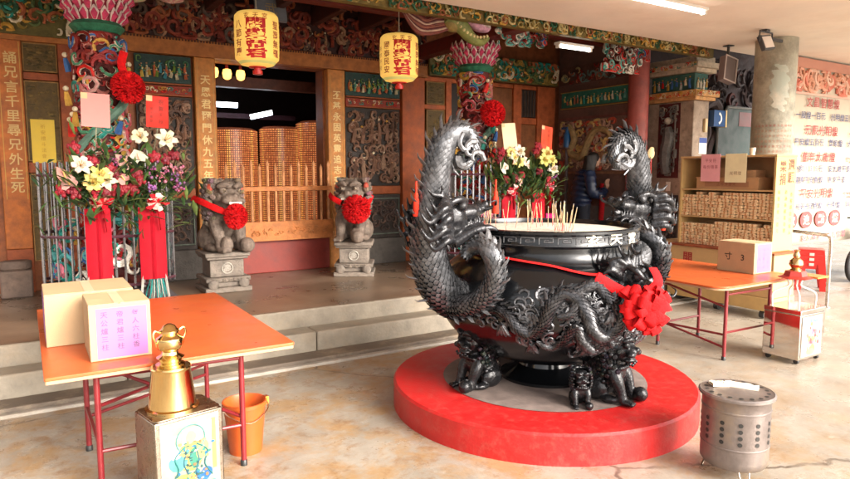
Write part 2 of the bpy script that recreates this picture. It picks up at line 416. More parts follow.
# couplet board, far left
m = MB(ORW); m.box(-.2, .055, FY - .05, FY + .05, .9, 3.2); brd = P(m, 'couplet_board', bevel=.008)
m = MB(GOLD); ff = frontY(FY - .05)
m.text('誦兄言千里尋兄外生死', ff, -.055, 2.28, .135, (.62, .42, .16), off=.012, vert=True, step=1.15, d=.003)
for x in (-.165, .03): m.box(x, x + .008, FY - .054, FY - .0505, 1.45, 3.15)
P(m, 'gilded_lettering', m_ink, brd)
m = MB((.28, .07, .025)); PB('post', m_wood, tp, m.col, [(-.2, .055, FY - .03, FY + .05, PZ, .897), (.4, .52, FY - .05, FY + .05, PZ, 3.2)]); PB('rail', m_wood, tp, m.col, [(.058, .397, FY - .02, FY + .05, 2.76, 2.84), (.058, .397, FY - .02, FY + .05, 1.74, 1.86)])
OL = (.11, .07, .022)
for (x0, x1, z0, z1) in ((.062, .393, 2.85, 3.16), (.062, .393, 1.87, 2.75), (.062, .393, .75, 1.73), (5.27, 5.6, 2.78, 3.12), (5.27, 5.6, 1.6, 2.7)):
    m = MB(OL); m.box(x0, x1, FY - .005, FY + .05, z0, z1)
    for i in range(60):
        u, v = R.uniform(x0 + .03, x1 - .03), R.uniform(z0 + .03, z1 - .03); m.ell((u, FY - .006, v), (R.uniform(.01, .035), .006, R.uniform(.006, .02)), R.choice([OL, (.17, .11, .035), (.07, .05, .016)]), 6, 4)
    fr = (.3, .16, .05)
    m.box(x0, x0 + .012, FY - .012, FY - .0052, z0, z1, fr); m.box(x1 - .012, x1, FY - .012, FY - .0052, z0, z1, fr); m.box(x0 + .0121, x1 - .0121, FY - .012, FY - .0052, z1 - .012, z1, fr); m.box(x0 + .0121, x1 - .0121, FY - .012, FY - .0052, z0, z0 + .012, fr)
    P(m, 'olive_door_panel', m_carve)
# window bays each side of the doorway
GP = [(.1, .3, .2), (.5, .33, .06), (.04, .2, .25), (.45, .12, .05), (.12, .2, .03), (.5, .45, .3)]
DK = [(.15, .075, .046), (.19, .1, .065), (.09, .045, .03), (.24, .145, .095)]
for (x0, x1) in ((1.19, 1.83), (3.92, 4.80)):
    m = MB((.02, .05, .045)); m.box(x0, x1, FY - .01, FY + .05, 2.83, 3.15)
    figures(m, frontY(FY - .012), x0 + .03, x1 - .03, 2.86, 3.1, int((x1 - x0) / .075), GP); figures(m, frontY(FY - .02), x0 + .03, x1 - .03, 2.86, 3.0, int((x1 - x0) / .09), GP)
    scrolls(m, frontY(FY - .01), x0 + .02, x1 - .02, 2.95, 3.13, 12, [DGREEN, (.05, .16, .08), (.1, .2, .05)], .05)
    P(m, 'painted_scene_panel', m_carve)
    m = MB((.25, .03, .015)); m.box(x0, x1, FY - .02, FY + .05, 2.69, 2.79); scrolls(m, frontY(FY - .02), x0 + .02, x1 - .02, 2.71, 2.77, 22, [GOLD, CREAM, TEAL, RED], .03)
    P(m, 'carved_strip', m_carve)
    m = MB((.03, .022, .018)); m.box(x0, x1, FY - .0, FY + .05, 1.55, 2.66); scrolls(m, frontY(FY), x0 + .04, x1 - .04, 1.6, 2.62, 150, DK, .07, th=.24); figures(m, frontY(FY - .01), x0 + .05, x1 - .05, 1.65, 2.1, 5, DK); figures(m, frontY(FY - .01), x0 + .05, x1 - .05, 2.1, 2.6, 6, DK)
    P(m, 'carved_stone_panel', m_carve)
    m = MB((.32, .085, .028))
    PB('rail', m_wood, tp, m.col, [(x0, x1, FY - .03, FY + .05, z, z + (.115 if z < 2 else .018)) for z in (1.43, 2.805, 2.67)], .004)
    m = MB((.045, .035, .03)); m.box(x0, x1, FY - .01, FY + .05, .78, 1.42); scrolls(m, frontY(FY - .01), x0 + .08, x1 - .08, .88, 1.32, 60, [(.09, .055, .045), (.06, .04, .035), (.13, .08, .06)], .07)
    g = (.14, .17, .14); a, b = x0 + .03, x1 - .03
    m.tube([(a, FY - .02, .84), (a, FY - .02, 1.36), (b, FY - .02, 1.36), (b, FY - .02, .84), (a, FY - .02, .84)], .012, 6, g)
    P(m, 'lower_carved_panel', m_carve)
    m = MB((.10, .088, .078)); m.box(x0 - .06, x1 + .06, FY - .08, FY + .05, PZ, .775); P(m, 'stone_base', m_stone, bevel=.01)
# door jambs with gilded couplets
for (x0, x1, st) in ((1.86, 2.115, '天恩君爾門休九五年格設'), (3.63, 3.89, '丕基永固英靈追志升平')):
    m = MB((.5, .2, .05)); m.box(x0, x1, FY - .06, FY + .2, PZ, 3.16); brd = P(m, 'door_jamb', bevel=.01)
    m = MB((.48, .3, .08)); m.text(st, frontY(FY - .06), (x0 + x1) / 2, 2.15, .125, (.8, .6, .26), off=.014, vert=True, step=1.18, d=.004)
    for x in (x0 + .03, x1 - .036): m.box(x, x + .006, FY - .064, FY - .0605, .9, 3.1)
    P(m, 'gilded_lettering', m_ink, brd)
m = MB((.36, .13, .035)); m.box(-.2, 5.25, FY - .08, FY + .05, 3.163, 3.36)
for i in range(150): m.box(-.15 + i * .036, -.133 + i * .036, FY - .095, FY - .0805, 3.33, 3.355, (.08, .03, .02))
P(m, 'lintel_beam', bevel=.004)
m = MB((.035, .012, .01)); m.box(-.2, 5.25, FY - .04, FY + .05, 3.363, 4.4)
DR = [(.22, .04, .022), (.15, .03, .02), (.3, .09, .035), (.1, .02, .016), (.3, .17, .1), (.09, .06, .045)]
scrolls(m, frontY(FY - .04), 1.1, 5.2, 3.38, 3.85, 330, DR, .09, th=.25); figures(m, frontY(FY - .06), 1.1, 5.2, 3.38, 3.7, 40, DR)
scrolls(m, frontY(FY - .04), 1.1, 5.2, 3.85, 4.35, 90, DR[:4], .12)
P(m, 'carved_frieze', m_carve)
m = MB((.06, .02, .015))
for i in range(6): m.box(1.3 + i * .7, 1.4 + i * .7, 7.4, FY - .045, 3.72, 3.95)
m.box(-.2, 9, 7.1, 7.4, 3.85, 4.1); P(m, 'roof_beam', m_wood, bevel=.01)
# coloured beam ends over the panels
CG = [GOLD, CREAM, DGREEN, TEAL, (.28, .2, .05), (.35, .1, .04), (.1, .14, .05)]
for (x0, x1, z0, z1, nn) in ((-.4, 1.0, 3.22, 3.75, 90), (5.26, 7.85, 3.2, 3.58, 210)):
    m = MB((.12, .1, .03)); m.box(x0, x1, FY - .12, FY - .082, z0, z1); scrolls(m, frontY(FY - .12), x0 + .03, x1 - .03, z0 + .03, z1 - .03, nn, CG, .09, th=.2)
    P(m, 'painted_beam', m_carve)
# right bay
m = MB((.4, .1, .033)); m.box(4.83, 5.22, FY - .04, FY + .05, PZ, 3.16); m.box(5.615, 5.72, FY - .03, FY + .05, PZ, 3.16); m.box(6.35, 6.5, FY - .03, FY + .05, PZ, 3.16); m.box(6.95, 7.12, FY - .05, FY + .05, PZ, 3.19)
m.box(7.48, 7.88, FY - .04, FY + .05, PZ, 3.19); m.box(7.123, 7.477, FY - .02, FY + .05, 2.55, 2.66); m.box(5.23, 5.61, FY - .02, FY + .05, PZ, 1.58); m.box(5.23, 5.61, FY - .02, FY + .05, 2.705, 2.775); m.box(5.23, 7.47, FY - .02, FY + .05, 3.125, 3.19)
P(m, 'door_post', bevel=.006)
m = MB((.03, .022, .02)); m.box(5.723, 6.347, FY, FY + .055, PZ, 3.12); m.box(7.13, 7.47, FY - .0, FY + .055, 2.67, 3.12)
for i in range(5): m.box(7.15 + i * .065, 7.165 + i * .065, FY - .012, FY - .001, 2.68, 3.11, (.1, .06, .04))
P(m, 'dark_window', m_wood)
m = MB((.22, .08, .03)); m.box(7.126, 7.474, FY - .01, FY + .055, 1.5, 2.545); m.box(6.503, 6.947, FY - .01, FY + .055, PZ, 3.12); P(m, 'door_leaf', bevel=.01)
# interior
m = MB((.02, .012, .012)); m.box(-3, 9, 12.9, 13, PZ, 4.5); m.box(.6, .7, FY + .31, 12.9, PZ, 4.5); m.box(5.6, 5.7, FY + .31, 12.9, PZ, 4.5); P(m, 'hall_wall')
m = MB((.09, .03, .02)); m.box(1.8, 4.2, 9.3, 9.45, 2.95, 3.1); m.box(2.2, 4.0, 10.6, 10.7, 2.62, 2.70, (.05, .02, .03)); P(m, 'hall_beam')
m = MB((.24, .03, .02)); m.box(2.118, 3.627, FY - .05, FY + .1, PZ, .84); P(m, 'red_threshold_board', m_paint, bevel=.01)
# gate of wooden pales
gt = thing('wooden_gate', 'orange varnished wooden pale gate closing the temple doorway', 'gate', (2.12, FY - .16, 0))
G1 = (.5, .18, .055)
m = MB(G1); m.box(.0, 1.5, -.02, .02, 1.50, 1.56); P(m, 'rail', m_wood, gt, bevel=.006)
m = MB(G1); m.box(.0, 1.5, -.03, .03, .845, 1.1); scrolls(m, frontY(-.03), .06, 1.44, .92, 1.02, 50, [G1, (.5, .2, .07)], .03); P(m, 'bottom_board', m_wood, gt, bevel=.006)
for i in range(14):
    x = .06 + i * .107; z = 1.86 + .05 * (i % 2)
    m = MB((.55, .25, .11)); m.lathe([(.02, 1.101), (.02, 1.497)], 8, (x, 0, 0)); m.lathe([(.02, 1.563), (.02, z - .08), (.024, z - .06), (.012, z - .03), (.001, z)], 8, (x, 0, 0)); P(m, 'pale', m_wood, gt)
# lamp towers
for k, (x, y, r, z1) in enumerate(((2.9, 10.6, .42, 2.42), (3.62, 10.3, .33, 2.45), (4.27, 10.1, .42, 2.55))):
    m = MB((.12, .03, .012)); nr = 58; nc = 78; z0 = .5; dz = (z1 - z0) / nr
    m.lathe([(r * .96, PZ), (r * .96, z1), (r * .8, z1 + .03), (.05, z1 + .03)], 40)
    for j in range(nr):
        for i in range(nc):
            a = 2 * PI * (i + .5) / nc
            if sin(a) > .35: continue
            gold = (i % 12) in (5, 6)
            col = R.choice([(1., .5, .12), (.9, .4, .1)]) if gold else R.choice([(.7, .22, .07), (.6, .17, .055), (.8, .3, .09)])
            h = 2 * PI * r / nc * .33
            ux, uy = -sin(a), cos(a); px, py = r * cos(a), r * sin(a); z = z0 + j * dz
            m.add([(px - ux * h, py - uy * h, z), (px + ux * h, py + uy * h, z), (px + ux * h, py + uy * h, z + dz * .58), (px - ux * h, py - uy * h, z + dz * .58)], [(0, 1, 2, 3)], col)
    tag(m.build('lamp_tower', m_tower, smooth=False), ['left rounded tower of tiny glowing prayer lamps behind the gate', 'middle tower of tiny glowing prayer lamps behind the gate', 'right tower of tiny glowing prayer lamps behind the gate'][k], 'lamp tower', 'lamp towers inside the hall', (x, y, 0))
for k, (x, z) in enumerate(((2.2, 3.06), (2.37, 3.05), (2.55, 3.05))):
    t = thing('lantern_bulb', 'small warm lit bulb hanging under the door lintel, ' + ['leftmost of three', 'middle of three', 'rightmost of three'][k], 'bulb', (x, 8.75, z), group='lit bulbs in the doorway')
    m = MB((1, .5, .1)); m.lathe([(.02, .06), (.05, .05), (.062, 0), (.05, -.06), (.02, -.08)], 12); m.build('shade', M('warm_bulb', .5, emit=.8), t)
    m = MB(DRED); m.tube([(0, 0, .06), (0, 0, .11)], .02, 8); m.tube([(0, 0, .11), (0, 0, .4)], .006, 5); m.build('cap', m_plast, t)
for k, (x0, x1, y, z) in enumerate(((2.42, 2.85, 10.0, 2.755), (3.05, 3.4, 10.0, 2.63))):
    m = MB((.75, .85, 1)); m.T = Matrix.Rotation(rad(0 if k == 0 else -14), 4, 'Y'); h = (x1 - x0) / 2; m.tube([(-h, 0, 0), (h, 0, 0)], .025, 8); m.box(-h, h, -.03, .03, .027, .05, (.5, .5, .5))
    tag(m.build('hall_lamp', m_lamp), ['level cold white tube lamp in the dark hall', 'tilted cold white tube lamp in the dark hall above the lamp towers'][k], 'lamp', None, ((x0 + x1) / 2, y, z))
# eave fascia and eave roof
m = MB((.14, .1, .025)); m.box(-3, 8.4, 5.72, 5.80, 3.36, 3.62); scrolls(m, frontY(5.72), 2, 8.3, 3.37, 3.52, 330, [GOLD, (.25, .18, .05), DGREEN, (.3, .1, .04), (.45, .36, .16)], .055); P(m, 'carved_eave_fascia', m_carve)
m = MB((.03, .015, .014)); m.add([(-3, 5.8, 3.62), (14, 5.8, 3.62), (14, 6.5, 4.6), (-3, 6.5, 4.6)], [(0, 1, 2, 3)]); m.add([(-3, 5.6, 3.76), (14, 5.6, 3.76), (14, 5.81, 3.625), (-3, 5.81, 3.625)], [(0, 1, 2, 3)]); P(m, 'eave_soffit')  # soffit's right end likewise an unseen addition that darkens the side wall
m = MB((.12, .02, .016)); m.box(-1, 8.2, 6.82, 6.98, 3.62, 3.84); m.box(5.02, 5.22, 5.85, FY - .05, 3.42, 3.6); m.box(.58, .78, 5.85, FY - .13, 3.42, 3.6); P(m, 'porch_beam', bevel=.01)
# carved brackets hanging at the eave
def bracket(u0, u1, v0, v1, y, n, pal, s=.06):
    m = MB(DRED)
    rr = random.Random(int(u0 * 100))
    for _ in range(3): scrolls(m, frontY(y + rr.uniform(-.06, .06)), u0, u1, v0, v1, n // 3, pal, s, rr, .18, line=(.45, .4, .34))
    for _ in range(10):
        u, v = rr.uniform(u0, u1), rr.uniform(v0, v1); m.ell((u, y, v), rr.uniform(.02, .045), rr.choice(pal), 7, 5)
    m.tube([((u0 + u1) / 2, y + .02, v0 + .05), ((u0 + u1) / 2, y + .02, v1 + .15)], .05, 8)
    P(m, 'hanging_bracket', m_carve)
WT = [WHITE, TEAL, WHITE, RED, (.1, .35, .3), (.45, .5, .45), DRED]
bracket(4.95, 5.5, 3.3, 3.62, 6.3, 66, WT)
bracket(6.75, 7.45, 3.12, 3.5, 6.25, 75, WT)
bracket(7.3, 7.8, 3.35, 3.6, 6.4, 40, [BLUE, TEAL, RED, DRED])
bracket(5.6, 6.0, 3.4, 3.62, 6.6, 40, [BLUE, DGREEN, DRED, RED])
# flying dragon-fish bracket
m = MB(DRED); m.T = Matrix.Translation((-.12, 0, .06))
for k in range(9):
    o = k * .035; cc = [(.16, .04, .03), (.24, .08, .05), (.09, .02, .02), (.45, .3, .22)][k % 4]
    pts = spline([(3.5 + o * .2, 6.0, 3.45 - o * .1), (3.62 + o * .2, 6.0, 3.41 - o * .5), (3.74 + o * .1, 5.98, 3.36 - o * .65), (3.86, 5.98, 3.31 - o * .5), (4.0, 5.96, 3.36 - o * .6), (4.15, 5.95, 3.37 - o * .45)], 5)
    m.tube(pts, [.012 + .018 * sin(PI * i / (len(pts) - 1)) for i in range(len(pts))], 6, cc)
m.ell((4.2, 5.95, 3.33), (.13, .09, .12), (.22, .16, .05), 12, 8)
m.tube(spline([(4.12, 5.95, 3.38), (4.3, 5.93, 3.28), (4.42, 5.93, 3.18), (4.56, 5.93, 3.14), (4.66, 5.93, 3.2)], 5), [.1 - .0035 * i for i in range(21)], 10, (.18, .2, .06))
m.tube(spline([(4.2, 5.94, 3.44), (4.4, 5.93, 3.4), (4.55, 5.93, 3.33), (4.68, 5.93, 3.3)], 5), [.075, .08, .085, .09, .09, .09, .09, .09, .09, .09, .085, .08, .07, .06, .05, .03], 10, (.55, .3, .4))
for i in range(14): m.tube([(4.22 + i * .03, 5.86, 3.47 - i * .008), (4.3 + i * .026, 5.85, 3.36 - i * .006)], [.014, .006], 5, (.72, .66, .62))
for i in range(10): m.ell((4.2 + i * .045, 5.87, 3.25 - i * .014 + .003 * (i - 4) ** 2), .018, (.6, .5, .25), 6, 5)
m.ell((4.16, 5.86, 3.36), .035, WHITE); m.ell((4.16, 5.832, 3.36), .018, BLACK)
P(m, 'dragon_fish_bracket', m_carve)
bracket(3.6, 4.35, 3.42, 3.6, 6.05, 60, [GOLD, TEAL, RED, (.3, .25, .1), DRED])
# name plaque
m = MB((.16, .18, .22)); m.T = Matrix.Translation((2.63, 7.72, 3.74)) @ Matrix.Rotation(rad(-12), 4, 'X'); m.box(-.19, .19, -.02, .02, -.19, .3)
m.text('聖武', lambda u, v, d=0: (u, -.02 - d, v), 0, .05, .16, (.4, .3, .15), vert=True, step=1.3, d=.003); tag(m.build('name_plaque', m_paint), 'blue grey name plaque hung high above the doorway', 'plaque')
# lotus lamps
for k, (x, y, z, c1) in enumerate(((1.03, 7.2, 3.56, (.5, .62, .3)), (1.40, 7.2, 3.6, (.65, .3, .33)))):
    t = thing('lotus_lamp', ['pale green lotus lamp hanging beside the left dragon column', 'smaller pink lotus lamp hanging between the column and the yellow lantern'][k], 'lamp', (x, y, z))
    for i in range(14):
        a = 2 * PI * i / 14
        m = MB(c1) if i == 0 else m
        m.tube([(.03 * cos(a), .03 * sin(a), -.1), (.11 * cos(a), .11 * sin(a), -.07), (.15 * cos(a), .15 * sin(a), .03)], [.02, .035, .006], 6, c1 if i % 2 else (.7, .55, .45), flat=.5)
    m.build('petals', m_petal, t); m = MB(CREAM); m.ell((0, 0, -.03), (.08, .08, .06)); m.tube([(0, 0, 0), (0, 0, .6)], .006, 5); m.build('bulb', m_glow, t)
# wing wall, red round column
wg = thing('wing_wall', 'side wall of the porch with dragon relief and green figure panel', 'wall')
fx = faceX(7.9)
m = MB((.13, .065, .05)); m.box(7.905, 8.1, 6.7, FY - .1, PZ, 4.4); P(m, 'wall', m_stone, wg)
m = MB((.03, .16, .12)); m.box(7.88, 7.904, 6.75, 8.2, 2.83, 3.08); figures(m, faceX(7.88), -8.15, -6.8, 2.85, 3.03, 18, [(.5, .36, .1), (.3, .1, .05), TEAL, (.45, .4, .3), (.1, .3, .25)]); P(m, 'green_figure_panel', m_carve, wg)
m = MB((.35, .2, .05))
for z in (2.815, 3.085): m.box(7.86, 7.9, 6.74, 8.21, z - .012, z)
m.box(7.88, 7.904, 6.7, 8.25, 1.72, 1.76, (.25, .12, .07)); m.box(7.88, 7.904, 6.7, 8.25, 2.62, 2.66, (.16, .06, .05)); P(m, 'moulding', m_wood, wg)
m = MB((.1, .05, .04)); m.box(7.885, 7.904, 6.7, 8.25, 3.2, 3.5); scrolls(m, faceX(7.885), -8.2, -6.75, 3.22, 3.48, 50, [(.3, .1, .06), (.12, .2, .18), (.3, .25, .12), DRED], .07); P(m, 'upper_carving', m_carve, wg)
m = MB((.17, .1, .08)); m.box(7.88, 7.904, 6.72, 8.22, 1.765, 2.615)
RP = [(.36, .21, .15), (.26, .15, .12), (.42, .29, .2), (.45, .08, .045), (.52, .35, .13)]
f2 = faceX(7.88); scrolls(m, f2, -8.18, -6.76, 1.8, 2.58, 170, RP, .09, th=.24)
pts = spline([f2(-8.05 + .1 * 0, 2.45, .03), f2(-7.95, 2.5, .05), f2(-7.82, 2.3, .06), f2(-7.9, 2.08, .06), f2(-7.65, 2.0, .06), f2(-7.5, 2.25, .06), f2(-7.35, 2.42, .06), f2(-7.1, 2.38, .06), f2(-7.0, 2.15, .06), f2(-7.2, 2.0, .07)], 6)
m.tube(pts, [.03 + .035 * sin(PI * min(1, .1 + i / len(pts))) for i in range(len(pts))], 8, (.3, .2, .09)); m.ell(f2(-7.22, 1.98, .08), (.05, .12, .09), (.26, .13, .07)); P(m, 'dragon_relief', m_carve, wg)
m = MB((.12, .1, .09)); m.box(7.87, 7.904, 6.6, FY - .11, PZ, 1.2); P(m, 'stone_base', m_stone, wg)
m = MB((.7, .65, .6)); m.box(7.86, 7.904, 7.55, 7.66, 1.5, 1.62, (.5, .42, .36)); P(m, 'wall_socket', m_plast, wg)
m = MB((.34, .075, .06)); m.lathe([(.19, 0), (.19, .2), (.155, .26), (.15, 3.2)], 28); tag(m.build('red_column', M('red_column_paint', .5, amt=.3, ns=5, bump=.2, dirt=(.2, .05, .05), dirts=3)), 'plain round faded red column at the end of the porch', 'column', None, (7.93, 6.62, PZ))
t = thing('wall_lamp', 'small glowing gold lotus lamp beside the red column', 'lamp', (7.84, 6.28, 2.02)); m = MB((1, .7, .35)); m.ell((0, 0, 0), (.05, .05, .08)); m.ell((0, -.01, .06), .035); m.build('bulb', m_glow, t); m = MB(RED); m.tube([(0, 0, -.08), (0, 0, -.5)], .014, 8); m.build('stem', m_plast, t)
# stone pier
pr = thing('stone_pier', 'square grey stone pier with carved figure panel and gilded cornice', 'pier')
ST = (.36, .28, .215)
m = MB(ST); m.box(8.4, 8.76, 6.0, 6.8, 0, 2.80); m.box(8.42, 8.74, 6.02, 6.78, 2.945, 3.2, (.04, .13, .11)); P(m, 'shaft', m_stone, pr, bevel=.012)
m = MB((.55, .3, .12)); m.box(8.34, 8.82, 5.94, 6.86, 2.803, 2.85); m.box(8.3, 8.86, 5.9, 6.9, 2.853, 2.942); scrolls(m, frontY(5.9), 8.32, 8.84, 2.86, 2.93, 24, [GOLD, RED, CREAM], .03); scrolls(m, faceX(8.3), -6.88, -5.92, 2.86, 2.93, 40, [GOLD, RED, CREAM], .03); P(m, 'gilded_moulding', m_carve, pr, bevel=.006)
m = MB((.5, .42, .32)); m.box(8.34, 8.82, 5.94, 6.86, 3.203, 3.26); m.box(8.28, 8.88, 5.88, 6.92, 3.263, 3.34); m.box(8.36, 8.8, 5.96, 6.84, 3.343, 3.43); scrolls(m, faceX(8.28), -6.9, -5.9, 3.27, 3.33, 40, [GOLD, RED, CREAM, TEAL], .03); P(m, 'cornice', m_carve, pr, bevel=.008)
m = MB(TEAL); figures(m, faceX(8.42), -6.75, -6.05, 2.95, 3.18, 9, [CREAM, GOLD, RED, (.5, .5, .45), BLUE]); figures(m, frontY(6.02), 8.45, 8.72, 2.95, 3.18, 4, [CREAM, GOLD, WHITE]); P(m, 'painted_figures', m_carve, pr)
GS = [(.11, .105, .1), (.16, .15, .14), (.07, .065, .06), (.2, .17, .14)]
m = MB((.09, .02, .02)); m.box(8.39, 8.399, 6.22, 6.6, 1.66, 2.78); m.add([], [])
fp = faceX(8.39)
m.tube(spline([fp(-6.41, 1.72, .02), fp(-6.43, 2.0, .03), fp(-6.38, 2.25, .03), fp(-6.41, 2.42, .03)], 4), lerps([.07, .09, .1, .06], 4), 8, GS[0]); m.ell(fp(-6.41, 2.52, .03), .055, (.4, .36, .3)); m.tube([fp(-6.28, 1.75, .03), fp(-6.28, 2.7, .03)], .012, 6, GS[1])
scrolls(m, fp, -6.57, -6.25, 1.7, 2.74, 46, GS, .07); P(m, 'figure_relief', m_carve, pr)
m = MB((.05, .045, .045)); m.box(8.39, 8.399, 6.2, 6.6, .7, 1.4); scrolls(m, faceX(8.39), -6.58, -6.22, .75, 1.35, 46, [(.1, .1, .1), (.15, .14, .14), (.07, .06, .06)], .07); P(m, 'lower_relief', m_carve, pr)
m = MB((.8, .76, .7)); m.box(8.385, 8.398, 6.35, 6.42, 1.46, 1.6); P(m, 'switch_plate', m_plast, pr)
t = thing('phone_sign', 'square blue telephone sign with white handset jutting from the stone pier', 'sign', (8.78, 5.97, 2.55))
m = MB((.02, .07, .2)); m.box(0, .28, -.05, .05, -.12, .12); m.build('panel', m_plast, t, bevel=.004)
m = MB((.8, .8, .78)); hf = lambda u, v, d=0: (u, -.052 - d, v)
m.tube(spline([hf(.12, .075), hf(.165, .045), hf(.18, 0), hf(.165, -.045), hf(.12, -.075)], 4), lerps([.02, .014, .014, .014, .02], 4), 8, flat=.15, up=(0, 1, 0)); m.build('handset_emblem', m_plast, t)
m = MB((.8, .6, .3)); m.box(.283, .31, -.055, .055, -.125, .125); m.build('lit_edge_tint', m_plast, t)  # yellowish light on the sign's side, put into the colour
m = MB((.75, .75, .74)); m.box(-.09, .09, -.006, 0, -.12, .12); m.box(-.088, .088, -.009, -.0062, .04, .118, (.03, .07, .3)); m.box(-.05, .05, -.009, -.0062, -.1, .02, (.5, .52, .6)); tag(m.build('notice_plate', m_plast), 'small blue and white notice plate on the front of the stone pier', 'notice', None, (8.64, 5.998, 2.14))
m = MB((.6, .45, .25)); m.box(-.03, .03, -.04, 0, -.1, .1); tag(m.build('junction_box', m_plast, bevel=.005), 'small beige junction box above the notice plate on the pier', 'box', None, (8.66, 5.998, 2.44))
# wall to the right of the porch
rw = thing('side_building_wall', 'purple grey wall with stone dragon relief behind the round pillar', 'wall')
m = MB((.085, .06, .067)); m.box(8.78, 13.5, 7.85, 8.1, 0, 4.6); P(m, 'wall', m_stone, rw)
m = MB((.14, .105, .11)); pts = spline([(11.0, 7.8, 2.1), (11.3, 7.78, 2.5), (11.1, 7.78, 2.9), (11.5, 7.78, 3.1), (11.75, 7.78, 2.75), (11.45, 7.78, 2.4), (11.3, 7.78, 1.9), (11.6, 7.78, 1.5)], 6); m.tube(pts, .1, 8)
scrolls(m, frontY(7.85), 10.6, 13.2, 1.6, 3.9, 120, [(.13, .1, .105), (.17, .125, .13), (.09, .07, .075), (.2, .07, .07)], .17); P(m, 'dragon_relief', m_stone, rw)
m = MB((.1, .03, .05)); m.box(10.35, 10.75, 7.8, 7.847, .3, 2.25); m.box(10.35, 10.75, 7.8, 7.847, 2.45, 3.5, (.22, .1, .08)); m.box(10.80, 10.95, 7.78, 7.847, .3, 3.55, (.13, .13, .17)); P(m, 'door', m_wood, rw, bevel=.01)
m = MB((.007, .036, .032)); hx = [(-.62, -.9), (.75, -.9), (.75, .42), (-.32, .42), (-.62, .05)]
m.prism(hx, lambda u, v, d: (u, -d, v), .06); ed = hx + [hx[0]]
t = thing('notice_board', 'dark teal notice board with pale frame half hidden by the round pillar', 'notice board', (12.1, 7.74, 2.6)); m.build('board', m_paint, t)
m = MB((.3, .3, .29)); m.tube([(u, -.08, v) for u, v in ed], .028, 6); m.box(.1, .7, -.066, -.0605, .06, .34, (.2, .06, .06)); m.build('frame', m_paint, t)

# ------------------------------------------------------------------ dragon columns
def dragon_column(cx, cy, label, seed):
    t = thing('dragon_column', label, 'column', (cx, cy, PZ)); rr = random.Random(seed)
    m = MB((.1, .02, .018)); m.lathe([(.42, 0), (.42, .12), (.36, .2), (.4, .28), (.22, .34), (.18, .4), (.18, 3.3)], 28); m.build('shaft', m_carve, t)
    f = cyl(0, 0, .18)
    m = MB(); k = 90; pts = []; ra = []
    for i in range(k):
        q = i / (k - 1); a = -1.2 + q * 9.5; z = .5 + q * 2.1; r = .22 + .02 * sin(q * 30); pts.append((r * cos(a), r * sin(a), z)); ra.append(.02 + .03 * sin(PI * min(1, .12 + q * .9)))
    m.tube(pts, ra, 8, (.12, .22, .17)); hd = pts[-1]
    m.ell(hd, (.09, .09, .08), (.3, .2, .08)); m.build('coiled_dragon', m_carve, t)
    m = MB(); scrolls(m, cyl(0, 0, .19), -.6, .6, .45, 2.62, 190, [TEAL, BLUE, RED, DRED, (.5, .09, .12), (.08, .28, .16), (.6, .3, .28)], .085, rr, .17, line=(.68, .56, .47)); scrolls(m, cyl(0, 0, .19), -.6, .6, .45, 2.62, 330, [DRED, (.3, .03, .03), (.2, .03, .03), GOLD, (.35, .12, .1), (.08, .02, .02)], .07, rr, .24)
    for _ in range(26):
        u, v = rr.uniform(-.57, .57), rr.uniform(.5, 2.6); p0 = Vector(f(u, v, .09)); p1 = Vector(f(u + .02, v + .12, .11))
        m.tube([p0, (p0 + p1) / 2, p1], [.035, .03, .018], 6, rr.choice([TEAL, RED, BLUE, GOLD])); m.ell(f(u + .02, v + .15, .11), .025, CREAM, 6, 5)
    m.build('cloud_carving', m_carve, t)
    m = MB((.03, .16, .09)); m.lathe([(.19, 2.64), (.24, 2.70), (.2, 2.74)], 28)
    m.build('green_collar', m_carve, t)
    m = MB(PINK)
    for row in range(3):
        for i in range(18):
            a = 2 * PI * (i + .5 * row) / 18; ca, sa = cos(a), sin(a); z = 2.74 + row * .085; r = .205 + .03 * row
            for (s, c, dd) in ((1., (.75, .62, .58), 0), (.72, (.55, .06, .14), .012)):
                p = [((r + dd) * ca, (r + dd) * sa, z), ((r + .05 + dd) * ca, (r + .05 + dd) * sa, z + .06 * s), ((r + .045 + dd) * ca, (r + .045 + dd) * sa, z + .12 * s)]
                m.tube(p, [.017 * s, .043 * s, .005], 7, c, flat=.35, up=(ca, sa, 0))
    m.lathe([(.19, 2.74), (.27, 2.98), (.24, 3.02), (.14, 3.03)], 28, col=(.4, .05, .09)); m.build('lotus_capital', m_carve, t)
    m = MB((.42, .02, .02)); m.lathe([(.14, 3.03), (.14, 3.3)], 20); m.build('red_neck', m_paint, t)
    return t
dragon_column(.67, 6.9, 'left dragon column with white and teal clouds under a pink lotus capital', 5)
dragon_column(5.12, 6.95, 'right dragon column with pink lotus capital, rising behind the incense burner', 9)
